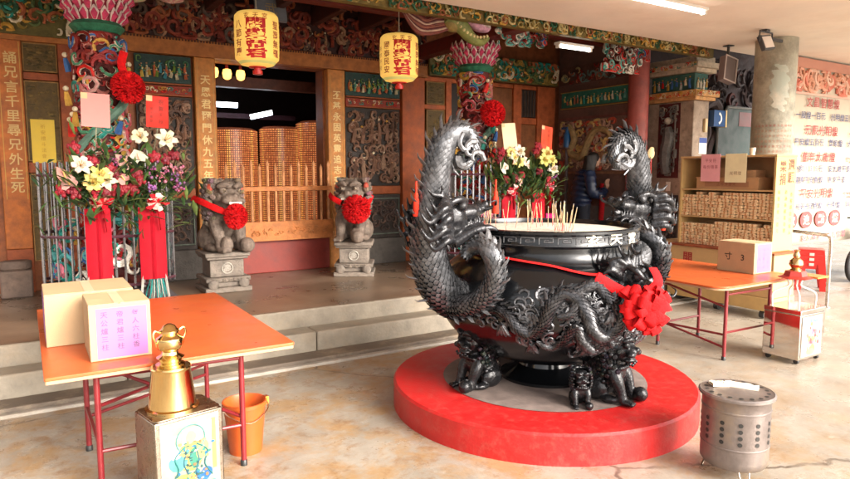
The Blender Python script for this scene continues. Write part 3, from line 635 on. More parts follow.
def cage(cx, cy, r, z0, z1, label):
    t = thing('column_cage', label, 'cage', (cx, cy, 0), group='cages round the column bases')
    a = [(r * cos(PI / 8 + i * PI / 4), r * sin(PI / 8 + i * PI / 4)) for i in range(8)]
    m = MB((.1, .035, .05)); 
    for z in (z0, z0 + .45 * (z1 - z0), z1): m.tube([(x, y, z) for x, y in a + [a[0]]], .016, 6)
    m.build('hoop', m_pipe, t)
    m = MB((.4, .4, .42))
    for i in range(8):
        p, q = a[i], a[(i + 1) % 8]
        for k in range(6):
            s = k / 6; x, y = p[0] + (q[0] - p[0]) * s, p[1] + (q[1] - p[1]) * s; m.tube([(x, y, z0 - .03), (x, y, z1 + .12)], .011, 6)
    m.build('bars', m_steel, t)
    m = MB((.06, .05, .055)); m.lathe([(r * 1.05, PZ), (r * 1.05, PZ + .12), (r * .9, PZ + .2), (r * .9, z0 - .07), (r * 1.02, z0 - .035)], 8, ph=PI / 8); m.build('plinth', m_stone, t)
    m = MB(); scrolls(m, cyl(0, 0, r * .72), -r * .72 * 3.14, r * .1, z0 + .05, z0 + .6, 60, [BLUE, TEAL, WHITE, PINK, (.1, .4, .4)], .09, random.Random(4)); m.build('painted_waves', m_carve, t)
cage(.67, 6.9, .60, .72, 1.72, 'steel barred cage round the base of the left dragon column')
cage(5.12, 6.95, .60, .72, 1.72, 'steel barred cage round the base of the right dragon column, behind the burner')

# ------------------------------------------------------------------ rosettes
def rosette(name, label, loc, r, facing, tails=(), group=None, cat='ribbon rosette', loops=False):
    t = thing(name, label, cat, loc, group=group)
    n = Vector(facing).normalized(); q = n.to_track_quat('Z', 'Y').to_matrix()
    rr = random.Random(int(loc[0] * 1000)); m = MB((.62, .008, .01))
    if loops:
        for tier in range(3):
            nn = 17 - 4 * tier
            for i in range(nn):
                a = 2 * PI * i / nn + tier * .4 + rr.uniform(-.35, .35); lift = .1 + .3 * tier + rr.uniform(-.12, .12); L = r * (1.08 - .2 * tier) * rr.uniform(.78, 1.12); e = V(cos(a), sin(a), 0); k = rr.uniform(.75, 1.15)
                pp = [q @ (V(0, 0, r * lift * .6)), q @ (e * L * .5 + V(0, 0, r * (lift + .02))), q @ (e * L * .95 + V(0, 0, r * (lift + .12))), q @ (e * L + V(0, 0, r * (lift + .25))), q @ (e * L * .85 + V(0, 0, r * (lift + .36))), q @ (e * L * .4 + V(0, 0, r * (lift + .3))), q @ (V(0, 0, r * (lift + .2)))]
                pp = spline(pp, 6); m.tube(pp, [r * (.15 + .07 * sin(PI * i / (len(pp) - 1))) for i in range(len(pp))], 8, (.62 * k, .012 * k, .014 * k), flat=.1, up=q @ V(rr.uniform(-.5, .5), rr.uniform(-.5, .5), 1))
    for _ in range(0 if loops else 520):
        v = V(rr.gauss(0, 1), rr.gauss(0, 1), abs(rr.gauss(0, .8))).normalized(); b = q @ (V(v.x * r * .6, v.y * r * .6, v.z * r * .3)); e = q @ V(v.x * r, v.y * r, v.z * r * .75)
        b2 = b.lerp(e, .6) + V(rr.uniform(-1, 1), rr.uniform(-1, 1), rr.uniform(-1, 1)) * r * .1
        m.tube([b, b2, e], [r * .04, r * .095, r * .03], 5, (.58 * rr.uniform(.7, 1.2), .01, .012), flat=.35)
    m.ell((0, 0, 0), r * .62, (.4, .005, .008), 14, 10); m.build('frills', m_cloth, t)
    for tl in tails:
        m = MB((.62, .01, .012)); pts = spline([Vector(p) - Vector(loc) for p in tl], 6); m.tube(pts, [.035] * len(pts), 8, flat=.22, up=facing); m.build('ribbon', m_cloth, t)
    return t
rosette('ribbon_rosette', 'round red ribbon rosette tied on the left dragon column', (.86, 6.52, 2.52), .155, (.1, -1, .1), [[(.86, 6.52, 2.6), (.82, 6.56, 2.72), (.85, 6.58, 2.85)]], 'rosettes on the dragon columns')
rosette('ribbon_rosette', 'round red ribbon rosette tied on the right dragon column, above the flowers', (5.1, 6.55, 2.49), .175, (-.3, -1, .1), (), 'rosettes on the dragon columns')

# ------------------------------------------------------------------ lanterns
def lantern(x, y, z, side, big, label):
    t = thing('paper_lantern', label, 'lantern', (x, y, z), group='paper lanterns hung under the porch')
    m = MB((.82, .5, .11)); pr = [(.1, .275), (.19, .262), (.215, .235)]
    for i in range(19): pr.append((.217 + .006 * sin(PI * i / 18) + (.0015 if i % 2 else 0), .23 - i * .0235))
    pr += [(.205, -.205), (.16, -.245), (.09, -.265)]
    m.lathe(pr, 36); m.lathe([(.195, -.212), (.165, -.246)], 36, col=(.45, .4, .12), cap=False); pb = m.build('paper_body', m_glow, t)
    m = MB((.45, .02, .02)); A = -2.05; fL = cyl(0, 0, .224)
    a0 = A * .224
    for i, ch in enumerate(big): m.text(ch, fL, a0 + .03, .13 - i * .096, .104, (.6, .012, .018), off=.05, wide=2.0)
    m.text(side, fL, a0 - .16, -.01, .085, (.33, .04, .03), off=.012, vert=True, step=1.05); m.text('玄天宮', fL, a0 + .03, .2, .06, (.4, .12, .03), off=.008, step=1.5); m.text('聖壽無疆', fL, a0 + .25, -.01, .085, (.33, .04, .03), off=.012, vert=True)
    m.text('祈求平安', fL, a0 - .27, -.01, .055, (.33, .05, .03), vert=True, step=1.3); m.build('lettering', m_ink, pb)
    m = MB((.5, .45, .4)); m.lathe([(.05, .276), (.05, .30), (.012, .305), (.012, .33)], 14); m.tube([(0, 0, .33), (0, 0, 3.62 - z + .02)], .006, 5); m.build('hanger', m_plast, t)
    m = MB(RED); m.lathe([(.09, -.266), (.085, -.275), (.035, -.28), (.035, -.30), (.05, -.302), (.05, -.34), (.0, -.342)], 16); m.build('tassel_cap', m_plast, t)
lantern(2.1, 6.6, 3.085, '八節有慶', '關聖帝君', 'yellow paper lantern with red seal characters hung before the doorway')
lantern(3.77, 6.6, 3.05, '國泰民安', '關聖帝君', 'yellow paper lantern with red characters hung before the right window, nearer the burner')

# ------------------------------------------------------------------ lion builder
def lion_body(m, rr, ball=True, mouth=True):
    """seated guardian lion about 1 m tall facing -Y, unit size"""
    E = m.ell
    E((0, .16, .26), (.22, .26, .25)); E((0, -.02, .42), (.19, .2, .26)); E((0, .1, .36), (.2, .24, .26))
    for s in (-1, 1):
        E((s * .17, .16, .17), (.11, .21, .17)); E((s * .2, -.06, .06), (.08, .15, .06))
        m.tube(spline([(s * .13, -.06, .5), (s * .17, -.16, .34), (s * .16, -.22, .18), (s * .16, -.25, .06)], 4), lerps([.12, .1, .075, .075], 4), 10)
        E((s * .16, -.3, .05), (.08, .12, .05))
        for k in (-1, 0, 1): E((s * .16 + k * .045, -.4, .04), (.026, .04, .034), None, 8, 6)
        E((s * .115, -.26, .86), (.055, .05, .045)); m.tube(spline([(s * .03, -.32, .9), (s * .1, -.31, .95), (s * .2, -.24, .92)], 3), [.03, .035, .04, .045, .04, .035, .02], 8)
        E((s * .22, -.08, .87), (.04, .06, .09)); E((s * .1, -.33, .73), (.08, .07, .05))
    E((0, -.1, .78), (.2, .2, .2)); E((0, -.27, .76), (.14, .13, .08)); E((0, -.26, .63), (.12, .1, .045)); E((0, -.38, .79), (.05, .04, .04)); E((0, -.18, .95), (.14, .12, .06))
    for i in range(9):
        for j in range(7):
            a = rad(-10 + 200 * i / 8); z = .98 - j * .085; r = .2 + .05 * sin(j / 6 * PI) + .02 * (j % 2)
            x, y = r * cos(a + .1 * (j % 2)), -.03 + r * sin(a + .1 * (j % 2)) * .9
            E((x, y, z), rr.uniform(.045, .06), None, 8, 6)
    for k in range(7): E((rr.uniform(-.06, .06), .36, .3 + k * .08), .06, None, 8, 6)
    for i in range(7): E((-.15 + i * .05, -.2 - .03 * sin(i / 6 * PI), .52), .035, None, 8, 6)
    if ball: E((.17, -.38, .1), .11)

def lion_mane(m, rr, c):
    for i in range(11):
        for j in range(9):
            a = rad(-25 + 230 * (i + .5 * (j % 2)) / 10); z = 1.0 - j * .075; r = .225 + .05 * sin(j / 8 * PI); x, y = r * cos(a), -.04 + r * sin(a) * .95
            o = V(cos(a), sin(a), .15); k = tuple(v * rr.uniform(.7, 1.25) for v in c); m.ell((x, y, z), rr.uniform(.034, .044), k, 8, 6)
            e = V(-sin(a), cos(a), 0); m.tube([V(x, y, z) + o * .036 + e * cos(q * 1.3) * (.03 - .004 * q) + V(0, 0, 1) * sin(q * 1.3) * (.03 - .004 * q) for q in range(7)], [.011, .012, .012, .011, .01, .009, .007], 5, tuple(v * 1.25 for v in k))
    for s_ in (-1, 1):
        for k in range(5): m.ell((s_ * (.2 - .01 * k), .02 + .05 * k, .3 - .05 * (k % 2)), .045, c, 8, 6)
    for k in range(9): m.ell((rr.uniform(-.08, .08), .34 + .02 * (k % 3), .25 + k * .055), rr.uniform(.05, .07), c, 8, 6)
    for k in range(6): m.ell((-.13 + k * .052, -.33 - .02 * sin(k), .6 - .02 * (k % 2)), .024, c, 7, 5)
# ------------------------------------------------------------------ stone lions
for k, (x, y, rz, mir) in enumerate(((1.90, 7.45, rad(14), 1), (3.68, 7.65, rad(-42), -1))):
    t = thing('stone_pedestal', ['carved grey stone pedestal under the lion left of the gate', 'carved grey stone pedestal under the lion right of the gate'][k], 'pedestal', (x, y, PZ), [rad(0), rad(-30)][k])
    SG = (.24, .2, .165)
    m = MB(SG); m.box(-.26, .26, -.26, .26, 0, .06); m.box(-.22, .22, -.22, .22, .061, .12); m.box(-.25, .25, -.25, .25, .121, .17); m.box(-.19, .19, -.19, .19, .171, .37); m.box(-.23, .23, -.23, .23, .371, .40); m.box(-.25, .25, -.25, .25, .401, .45)
    m.build('block', m_stone, t, bevel=.012)
    m = MB((.45, .42, .36)); m.lathe([(.055, 0), (.055, .008)], 20); m.T = None
    m = MB((.5, .46, .4)); m.tube([(.06 * cos(a), -.195, .27 + .06 * sin(a)) for a in [i * PI / 8 for i in range(17)]], .008, 6); m.text('壽', frontY(-.191), 0, .27, .09, off=.01); m.build('medallion', m_stone, t)
    for s in (-1, 1): m = MB(SG); m.ell((s * .17, -.255, .1), (.06, .02, .06)); m.build('carved_foot', m_stone, t)
    m = MB(SG); scrolls(m, frontY(-.25), -.22, .22, .13, .16, 14, [SG, (.3, .25, .2)], .03); m.build('carved_band', m_stone, t)
    t = thing('stone_lion', ['seated stone guardian lion left of the gate, wearing a red rosette', 'seated stone guardian lion right of the gate, wearing a red bib'][k], 'lion statue', (x, y, PZ + .451), rz)
    S = .8; m = MB(); m.T = Matrix.Scale(S, 4) @ Matrix.Translation((0, -.02, 0)); lion_body(m, random.Random(3 + k)); m.ell((-.12 * mir, -.34, .12), (.09, .09, .12))
    m.build('body', M('lion_stone', .7, amt=.45, ns=14, bump=.7, bs=60, color=(.19, .145, .115), dirt=(.07, .05, .04), dirts=9), t, remesh=.011)
    m = MB(); m.T = Matrix.Scale(S, 4); lion_mane(m, random.Random(9 + k), (.2, .15, .115)); m.build('mane', m_stone, t)
    m = MB((.5, .08, .05))
    for s in (-1, 1): m.ell((s * .19, -.1, .72), (.035, .05, .05))
    m.ell((0, -.27, .555), (.08, .06, .02), (.35, .05, .04)); m.build('painted_ears', m_paint, t)
    m = MB(WHITE)
    for i in range(7): m.box(-.075 + i * .022, -.058 + i * .022, -.335, -.315, .545, .57)
    for s in (-1, 1): m.ell((s * .09, -.262, .69), .019, (.3, .24, .17)); m.ell((s * .092, -.279, .69), .009, BLACK)
    m.build('teeth_and_eyes', m_paint, t)
rosette('ribbon_rosette', 'red ribbon rosette tied round the neck of the left stone lion', (1.97, 7.12, 1.26), .15, (.35, -1, 0), [[(1.97, 7.12, 1.27), (1.8, 7.16, 1.34), (1.66, 7.3, 1.42), (1.6, 7.5, 1.46)]])
rosette('red_bib', 'wide red ribbon bib on the chest of the right stone lion', (3.56, 7.34, 1.28), .19, (-.5, -1, -.1), [[(3.4, 7.45, 1.36), (3.33, 7.55, 1.42), (3.35, 7.7, 1.46)], [(3.74, 7.36, 1.36), (3.86, 7.5, 1.45)]], cat='ribbon bib')
m = MB((.16, .11, .085)); m.box(-.15, .15, -.1, .1, 0, .3); m.lathe([(.15, 0), (.15, .1), (.001, .1)], 24, (0, 0, .3), sy=.66); tag(m.build('drum_stone', m_stone, bevel=.02), 'rounded brown stone block at the foot of the left couplet board', 'stone block', None, (-.12, 8.15, PZ))
m = MB((.78, .55, .08)); m.box(-.115, .115, -.004, 0, -.24, .24); m.text('祈安禮斗法會', frontY(-.004), .0, 0, .05, (.55, .3, .04), vert=True, step=1.3); tag(m.build('yellow_notice', m_paper), 'yellow paper notice pasted on the left door panel', 'notice', None, (.215, FY - .02, 2.09))

# ------------------------------------------------------------------ red disc
cx, cy = 3.32, 3.58
dt = thing('red_platform', 'round red painted platform under the incense burner', 'platform', (3.29, 3.585, 0))
m = MB((.42, .012, .012)); m.lathe([(1.13, 0), (1.13, .185), (1.115, .2), (0, .2)], 96); m.build('drum', m_red, dt)
m = MB((.17, .13, .115)); m.lathe([(.76, .2035), (.4, .2036), (.0001, .2037)], 64, (.0, -.02, 0), cap=False); m.build('worn_grey_top', M('sooty_concrete', .7, amt=.3, ns=9, bump=.2), dt)

# ------------------------------------------------------------------ incense burner
ib = thing('incense_burner', 'huge black bronze incense burner with dragon handles on the red platform', 'incense burner', (cx, cy, 0))
prof = [(.0, .37), (.25, .36), (.42, .40), (.58, .48), (.72, .6), (.805, .75), (.82, .88), (.79, 1.0), (.71, 1.09), (.645, 1.14), (.612, 1.19), (.61, 1.245)]
sp = [(p.x, p.y) for p in spline([(a, b, 0) for a, b in prof], 5)]
def RB(z):
    for (r0, z0), (r1, z1) in zip(sp[3:], sp[4:]):
        if z0 <= z <= z1 and z1 > z0: return r0 + (r1 - r0) * (z - z0) / (z1 - z0)
    return .61
m = MB(); m.lathe(sp, 96); m.build('bowl', m_bronze, ib)
m = MB(); m.lathe([(.34, .204), (.34, .225), (.27, .25), (.2, .30), (.19, .34), (.24, .375)], 48); m.build('foot', m_bronze, ib)
m = MB(); m.lathe([(.60, 1.246), (.655, 1.247), (.662, 1.262), (.655, 1.275), (.655, 1.33), (.668, 1.342), (.668, 1.358), (.63, 1.362), (.62, 1.33), (.6, 1.3)], 96); m.build('rim', m_bronze, ib)
m = MB((.62, .58, .5)); 
for (r0, z) in ((.66, 1.268), (.66, 1.337)): m.lathe([(r0 - .01, z - .004), (r0 + .002, z), (r0 - .01, z + .004)], 96, cap=False)
fr = cyl(0, 0, .656); U = 2 * PI * .656; nk = 34; du = U / nk
for i in range(nk):
    u = i * du
    key = [(.05, .0), (.05, .8), (.85, .8), (.85, .25), (.35, .25), (.35, .52), (.6, .52)]
    pts = [fr(u + a * du * .92, 1.279 + b * .05, .002) for a, b in key]
    for p, q in zip(pts, pts[1:]): m.tube([p, q], .0038, 4, (.3, .3, .31))
m.build('key_fret', m_mane, ib)
m = MB((.78, .72, .58))
for i, ch in enumerate('玄天宮'): m.text(ch, fr, (-1.84 + i * .285) * .656, 1.303, .08, (.6, .55, .43), off=.025, wide=1.5, d=.006)
m.build('white_lettering', m_paint, ib)
m = MB((.5, .45, .38)); m.lathe([(.625, 1.325), (.4, 1.335), (0, 1.345)], 64); m.build('ash_bed', M('ash', .9, amt=.3, ns=30, bump=.6, bs=60), ib)

def dragon_head(m, T, s=1.):
    """dragon head pointing +X in its own frame, about 0.45 long at s=1"""
    m.T = T @ Matrix.Scale(s, 4); E = m.ell
    E((0, 0, 0), (.13, .1, .1)); E((.14, 0, .02), (.12, .075, .055)); E((.24, 0, .035), (.05, .065, .045)); E((.12, 0, -.085), (.13, .06, .028)); E((.23, 0, -.07), (.035, .045, .025)); E((0, 0, -.07), (.1, .085, .06))
    for sg in (-1, 1):
        E((.27, sg * .04, .06), .028); E((.05, sg * .085, .075), (.04, .03, .035)); m.tube(spline([(.1, sg * .07, .09), (.02, sg * .1, .12), (-.07, sg * .11, .1)], 3), [.015, .022, .026, .028, .025, .02, .012], 7)
        m.tube(spline([(-.04, sg * .06, .1), (-.1, sg * .085, .15), (-.17, sg * .09, .165), (-.22, sg * .1, .21)], 4), lerps([.026, .022, .016, .005], 4), 7); m.tube(spline([(-.1, sg * .085, .15), (-.1, sg * .09, .2), (-.12, sg * .095, .23)], 3), lerps([.016, .012, .004], 3), 6)
        m.tube(spline([(.25, sg * .06, .03), (.3, sg * .1, .05), (.28, sg * .14, .09), (.22, sg * .15, .08)], 4), lerps([.016, .013, .01, .004], 4), 6)
        E((-.1, sg * .12, .03), (.06, .025, .04))
        for k in range(8):
            z0 = .1 - k * .034; ln = .17 + .04 * (k % 3)
            m.tube(spline([(-.06, sg * (.09 + .01 * (k % 2)), z0), (-.06 - ln * .4, sg * (.15 + .03 * (k % 2)), z0 + .02), (-.06 - ln * .8, sg * .16, z0 - .03), (-.06 - ln, sg * .14, z0 + .05)], 4), lerps([.03, .028, .018, .004], 4), 7)
        for k in range(5): E((.1 + .035 * k, sg * .05, -.035), (.009, .009, .022), None, 6, 5)
        for k in range(5): E((.08 + .035 * k, sg * .045, -.055), (.008, .008, .018), None, 6, 5)
    for k in range(5): m.tube(spline([(-.02 + k * .04, 0, -.1), (-.06 + k * .04, (k - 2) * .02, -.16), (-.05 + k * .05, (k - 2) * .03, -.22)], 3), lerps([.022, .016, .004], 3), 6)
    m.tube(spline([(.08, 0, -.05), (.2, 0, -.045), (.27, 0, -.03)], 3), lerps([.03, .025, .008], 3), 7)
    m.T = None

def scales(m, pts, rad_, na, step, c0=(.01, .01, .012), c1=(.10, .103, .112)):
    """rows of small overlapping shield scales standing on a body tube"""
    L = [0.]
    for a, b in zip(pts, pts[1:]): L.append(L[-1] + (b - a).length)
    d = 0.; row = 0; u = None; rq = random.Random(2)
    while d < L[-1] - step:
        i = max(k for k in range(len(L)) if L[k] <= d); i = min(i, len(pts) - 2); q = (d - L[i]) / max(1e-6, L[i + 1] - L[i])
        p = pts[i].lerp(pts[i + 1], q); r = rad_[i] + (rad_[i + 1] - rad_[i]) * q; t = (pts[i + 1] - pts[i]).normalized()
        u = t.cross(V(0, 1, .01)).normalized(); w = t.cross(u); n = max(6, int(na * (.55 + .45 * r / max(rad_))))
        for j in range(n):
            a = 2 * PI * (j + .5 * (row % 2)) / n; o = u * cos(a) + w * sin(a); e = t.cross(o); hw = PI * r / n * 1.02; l = step * 1.7
            b = p + o * (r + .001); kk = rq.uniform(.6, 1.35); col = tuple(x * kk for x in c1)
            m.add([b - e * hw * .8, b + e * hw * .8, b + e * hw + o * .006 + t * l * .55, b + o * .011 + t * l, b - e * hw + o * .006 + t * l * .55, b + o * .008 + t * l * .5], [(0, 1, 5), (1, 2, 5), (2, 3, 5), (3, 4, 5), (4, 0, 5)], col)
        d += step * (.5 + .5 * r / max(rad_)); row += 1
def fins(m, pts, off, h, n, flipn, lean=.6, thick=.012):
    """a row of flame-like spines along the outer side of a path; off = direction function"""
    k = len(pts)
    for i in range(n):
        a = i / (n - 1) * (k - 2); j = int(a); p = pts[j].lerp(pts[j + 1], a - j); t = (pts[j + 1] - pts[j]).normalized(); o = off(p, t, a / k)
        b = p + o[0]; hh = h * (.75 + .5 * (i % 2)); d = o[1]
        m.tube([b - t * .02, b + d * hh * .45 + t * hh * .12 * lean, b + d * hh * .8 + t * hh * .5 * lean, b + d * hh * .95 + t * hh * 1.0 * lean], [.022, .02, .012, .002], 6, flat=.4, up=None)
def handle(sg):
    """sg=-1 left, +1 right; a dragon rearing out of the bowl, head over the rim, tail curled on high"""
    g = ib
    rz = [(.70, .84), (.88, .90), (1.0, 1.03), (1.06, 1.22), (1.05, 1.43), (1.01, 1.63), (.985, 1.81), (.92, 1.96), (.81, 2.02), (.72, 1.97), (.70, 1.88), (.75, 1.81), (.81, 1.85)]
    ra = [.14, .135, .125, .115, .102, .092, .086, .078, .066, .052, .038, .026, .012]
    pts = spline([(sg * a, 0, b) for a, b in rz], 6); rr_ = lerps(ra, 6)
    m = MB((.012, .012, .014)); m.tube(pts, rr_, 18); scales(m, pts, rr_, 22, .026)
    lp = [(sg * .93, .06, .96), (sg * .90, -.02, .87), (sg * .88, -.16, .86), (sg * .84, -.32, .93), (sg * .81, -.40, 1.05), (sg * .80, -.39, 1.18), (sg * .79, -.28, 1.26), (sg * .81, -.16, 1.25), (sg * .86, -.12, 1.18)]
    lpts = spline(lp, 6); lr = lerps([.08, .08, .074, .07, .065, .06, .052, .042, .026], 6); m.tube(lpts, lr, 14); scales(m, lpts, lr, 16, .023)
    o = m.build('dragon_handle', m_scale, g, ang=25)
    m = MB()
    cz = V(sg * .62, 0, 1.45)
    def off(p, t, q):
        j = min(range(len(pts)), key=lambda i: (pts[i] - p).length); d = V(t.z, 0, -t.x) * (-sg if True else 1)
        d = V(0, 1, 0).cross(t) ; d = d if d.dot(p - cz) > 0 else -d
        return d * rr_[j] * .9, d
    fins(m, pts[8:58], off, .075, 24, 1)
    m.build('spines', m_mane, o); m = MB()
    # flame mane of the curled tail: locks sweeping inward
    for k in range(13):
        a = rad(15 + k * 21); c = V(sg * .82, 0, 1.9); r0 = .06; r1 = .145 + .035 * (k % 2)
        pp = []
        for i in range(9):
            q = i / 8; aa = a + q * 1.9; r = r0 + (r1 - r0) * q + .02 * sin(q * 6); pp.append(c + V(-sg * cos(aa) * r, (-.05 + .02 * (k % 5)) * (1 - .3 * q), sin(aa) * r))
        m.tube(pp, [.026 * (1 - .9 * (i / 8) ** 1.5) + .003 for i in range(9)], 7)
    for s2 in (-1, 1):
        for k in range(3):
            c = V(sg * (.74 + .03 * k), s2 * .07, 1.83 + .05 * k); m.tube([c + V(-sg * cos(a) * (.085 - .012 * i), s2 * .004 * i, sin(a) * (.085 - .012 * i)) for i, a in enumerate([.6 * q + k for q in range(7)])], [.022, .022, .02, .018, .015, .012, .006], 7)
    m.build('mane', m_mane, o); m = MB()
    def off2(p, t, q):
        d = (p - V(sg * .84, -.18, 1.06)); d = (d - t * d.dot(t)).normalized(); return d * .058, d
    fins(m, lpts[8:46], off2, .052, 20, 1)
    m.build('spines', m_mane, o)
    m = MB()
    T = Matrix.Translation((sg * .93, -.06, 1.45)) @ (Matrix.Rotation(PI, 4, 'Z') if sg > 0 else Matrix.Identity(4)) @ Matrix.Rotation(rad(-4), 4, 'Y')
    dragon_head(m, T, 1.02)
    for k in range(4):    # claw gripping the rim below the head
        m.tube(spline([(sg * .92, -.1, 1.28), (sg * .8, -.16 + .05 * k, 1.36), (sg * .7, -.2 + .07 * k, 1.38), (sg * .64, -.22 + .08 * k, 1.36)], 4), lerps([.045, .035, .024, .006], 4), 7)
    m.build('dragon_head', M('head_bronze', .25, .5, amt=.5, ns=16, bump=.3, bs=50, color=(.024, .024, .027)), o, remesh=.0085)
for s in (-1, 1): handle(s)

# relief dragon winding over the bowl front
def onb(th, z, d=0): r = RB(z) + d; return V(r * cos(rad(th)), r * sin(rad(th)), z)
m = MB((.012, .012, .014))
tz = [(-163, .80), (-157, .86), (-150, .84), (-145, .76), (-140, .72), (-134, .78), (-131, .9), (-126, .98), (-120, .96), (-115, .86), (-112, .76), (-106, .70), (-100, .76), (-98, .88), (-95, .98)]
pts = spline([onb(a, z, .02) for a, z in tz], 6); m.tube(pts, [.014 + .03 * sin(PI * min(.75, .06 + .75 * i / len(pts))) for i in range(len(pts))], 12)
tz2 = [(-137, .66), (-130, .62), (-124, .68), (-120, .78), (-116, .68), (-109, .6), (-103, .66), (-98, .62)]
pts2 = spline([onb(a, z, .02) for a, z in tz2], 6); m.tube(pts2, [.01 + .02 * sin(PI * i / len(pts2)) for i in range(len(pts2))], 10)
tz3 = [(-128, .84), (-122, .87), (-118, 1.0), (-110, 1.03), (-104, .94), (-100, 1.02)]
pts3 = spline([onb(a, z, .03) for a, z in tz3], 6); m.tube(pts3, [.015 + .018 * sin(PI * i / len(pts3)) for i in range(len(pts3))], 10)
for pp, rr0, nn in ((pts, [.014 + .03 * sin(PI * min(.75, .06 + .75 * i / len(pts))) for i in range(len(pts))], 14), (pts2, [.01 + .02 * sin(PI * i / len(pts2)) for i in range(len(pts2))], 11), (pts3, [.015 + .018 * sin(PI * i / len(pts3)) for i in range(len(pts3))], 11)): scales(m, pp, rr0, nn, .018, c1=(.055, .055, .06))
m.build('relief_dragon_body', M('relief_scales', .24, .55, amt=.5, ns=14, bump=.2, bs=60), ib, ang=25)
m = MB(); rr = random.Random(11)
def fb(u, v, d=0): return onb(u * 75, v, d)
def rel_sc(a0, a1, z0, z1, n, s):
    for _ in range(n):
        ca = rr.uniform(a0, a1); z = rr.uniform(z0, z1); sz = s * rr.uniform(.5, 1.2); st = rr.uniform(0, 6.28); dr = rr.choice((-1, 1)); pp = []
        for i in range(9):
            q = i / 8; aa = st + dr * q * 5.5; r = sz * (1 - .75 * q); pp.append(onb(ca + r * cos(aa) * 75, max(.5, z + r * sin(aa)), .006 + .02 * q))
        m.tube(pp, [sz * .2 * (.4 + .8 * sin(PI * min(1, .2 + i / 8))) for i in range(9)], 6)
rel_sc(-146, -93, .64, 1.0, 150, .05); rel_sc(-158, -138, .74, .86, 14, .045); rel_sc(-118, -70, .54, .7, 90, .055); rel_sc(-95, -55, .58, 1.04, 130, .055); rel_sc(-172, -155, .72, .8, 6, .04)
def off3(p, t, q):
    nn = V(p.x, p.y, 0).normalized(); d = nn.cross(t).normalized(); return d * .05 + nn * .01, d
fins(m, pts[6:-6], off3, .038, 34, 1)
for (a, z) in ((-152, .76), (-139, .64), (-123, .9), (-112, .62), (-104, .86)):
    for k in range(4): m.tube(spline([onb(a, z, .02), onb(a - 2 + k * 1.3, z - .05, .03), onb(a - 4 + k * 2.4, z - .085 + .008 * (k % 2), .02)], 3), lerps([.022, .016, .004], 3), 6)
m.build('relief_clouds', m_relief, ib)
m = MB(); T = Matrix.Translation((.02, -.80, 1.05)) @ Matrix.Rotation(rad(-80), 4, 'Z') @ Matrix.Rotation(rad(30), 4, 'Y'); dragon_head(m, T, .82)
m.tube(spline([(-.03, -.6, 1.0), (-.01, -.7, 1.04), (.02, -.8, 1.05)], 4), lerps([.1, .09, .075], 4), 12)
for k in range(26):
    a = rr.uniform(-1, 1); z = rr.uniform(-.1, .12); m.tube(spline([(a * .1, -.78, 1.03 + z), (a * .19, -.77, 1.05 + z * 1.5), (a * .25, -.74, 1.0 + z * 1.8)], 3), lerps([.03, .022, .004], 3), 6)
m.build('front_dragon_head', bpy.data.materials['head_bronze'], ib, remesh=.008)
# lion feet
for k, (x, y, rz, s) in enumerate(((0.02, -.64, rad(18), .47), (-.60, .05, rad(-90), .44), (.52, .06, rad(90), .40), (0, .6, rad(180), .44))):
    m = MB(); m.T = Matrix.Translation((x, y, .204)) @ Matrix.Rotation(rz, 4, 'Z') @ Matrix.Scale(s, 4); lion_body(m, random.Random(20 + k)); m.ell((0, .25, .62), (.16, .2, .2)); lf = m.build('lion_foot', m_lion, ib, remesh=.0072); T = m.T; m = MB(); m.T = T; lion_mane(m, random.Random(40 + k), (.022, .022, .025)); m.build('mane', M('lion_mane_bronze', .28, .55, amt=.4, ns=20, bump=.2), lf)
m = MB(); m.T = Matrix.Translation((-.25, -.62, .204)) @ Matrix.Rotation(rad(-35), 4, 'Z') @ Matrix.Scale(.25, 4); lion_body(m, random.Random(31)); lf = m.build('lion_cub', m_lion, ib, remesh=.005); T = m.T; m = MB(); m.T = T; lion_mane(m, random.Random(50), (.022, .022, .025)); m.build('mane', bpy.data.materials['lion_mane_bronze'], lf)
# ribbons and tassels on the burner
bow = rosette('red_bow', 'large bright red ribbon bow on the front dragon head of the burner', (3.26, 2.66, .90), .16, (-.35, -1, .1),
        [[(3.26, 2.68, .95), (3.14, 2.76, 1.02), (3.04, 2.82, 1.09)], [(3.3, 2.64, .98), (3.36, 2.6, 1.06), (3.38, 2.66, 1.14)]], cat='ribbon bow', loops=True)
m = MB((.6, .015, .015)); pts = spline([onb(a, z, .012) for a, z in ((-190, 1.19), (-175, 1.185), (-160, 1.175), (-145, 1.16), (-130, 1.14), (-118, 1.11), (-108, 1.09), (-98, 1.1), (-90, 1.14))], 5)
m.tube(pts, [.026] * len(pts), 8, flat=.2, up=(0, 0, 1)); o = m.build('sash', m_cloth, bow); o.location = (cx - 3.26, cy - 2.66, -.90)
def tassel(loc, label):
    t = thing('red_tassel', label, 'tassel', loc); m = MB((.6, .04, .02)); m.lathe([(.006, .0), (.015, -.02), (.012, -.035), (.018, -.05), (.024, -.15), (.021, -.16), (0, -.15)], 12); m.build('fringe', m_cloth, t); m = MB((.6, .04, .02)); m.tube([(0, 0, 0), (.0, 0, .07)], .007, 5); m.build('cord', m_cloth, t)
tassel((2.70, 3.42, 1.63), 'orange red tassel hanging by the left dragon head over the rim'); tassel((2.17, 3.58, 1.62), 'orange red tassel on the outer side of the left dragon handle'); tassel((4.55, 3.5, 1.42), 'orange red tassel on the outer side of the right dragon handle')
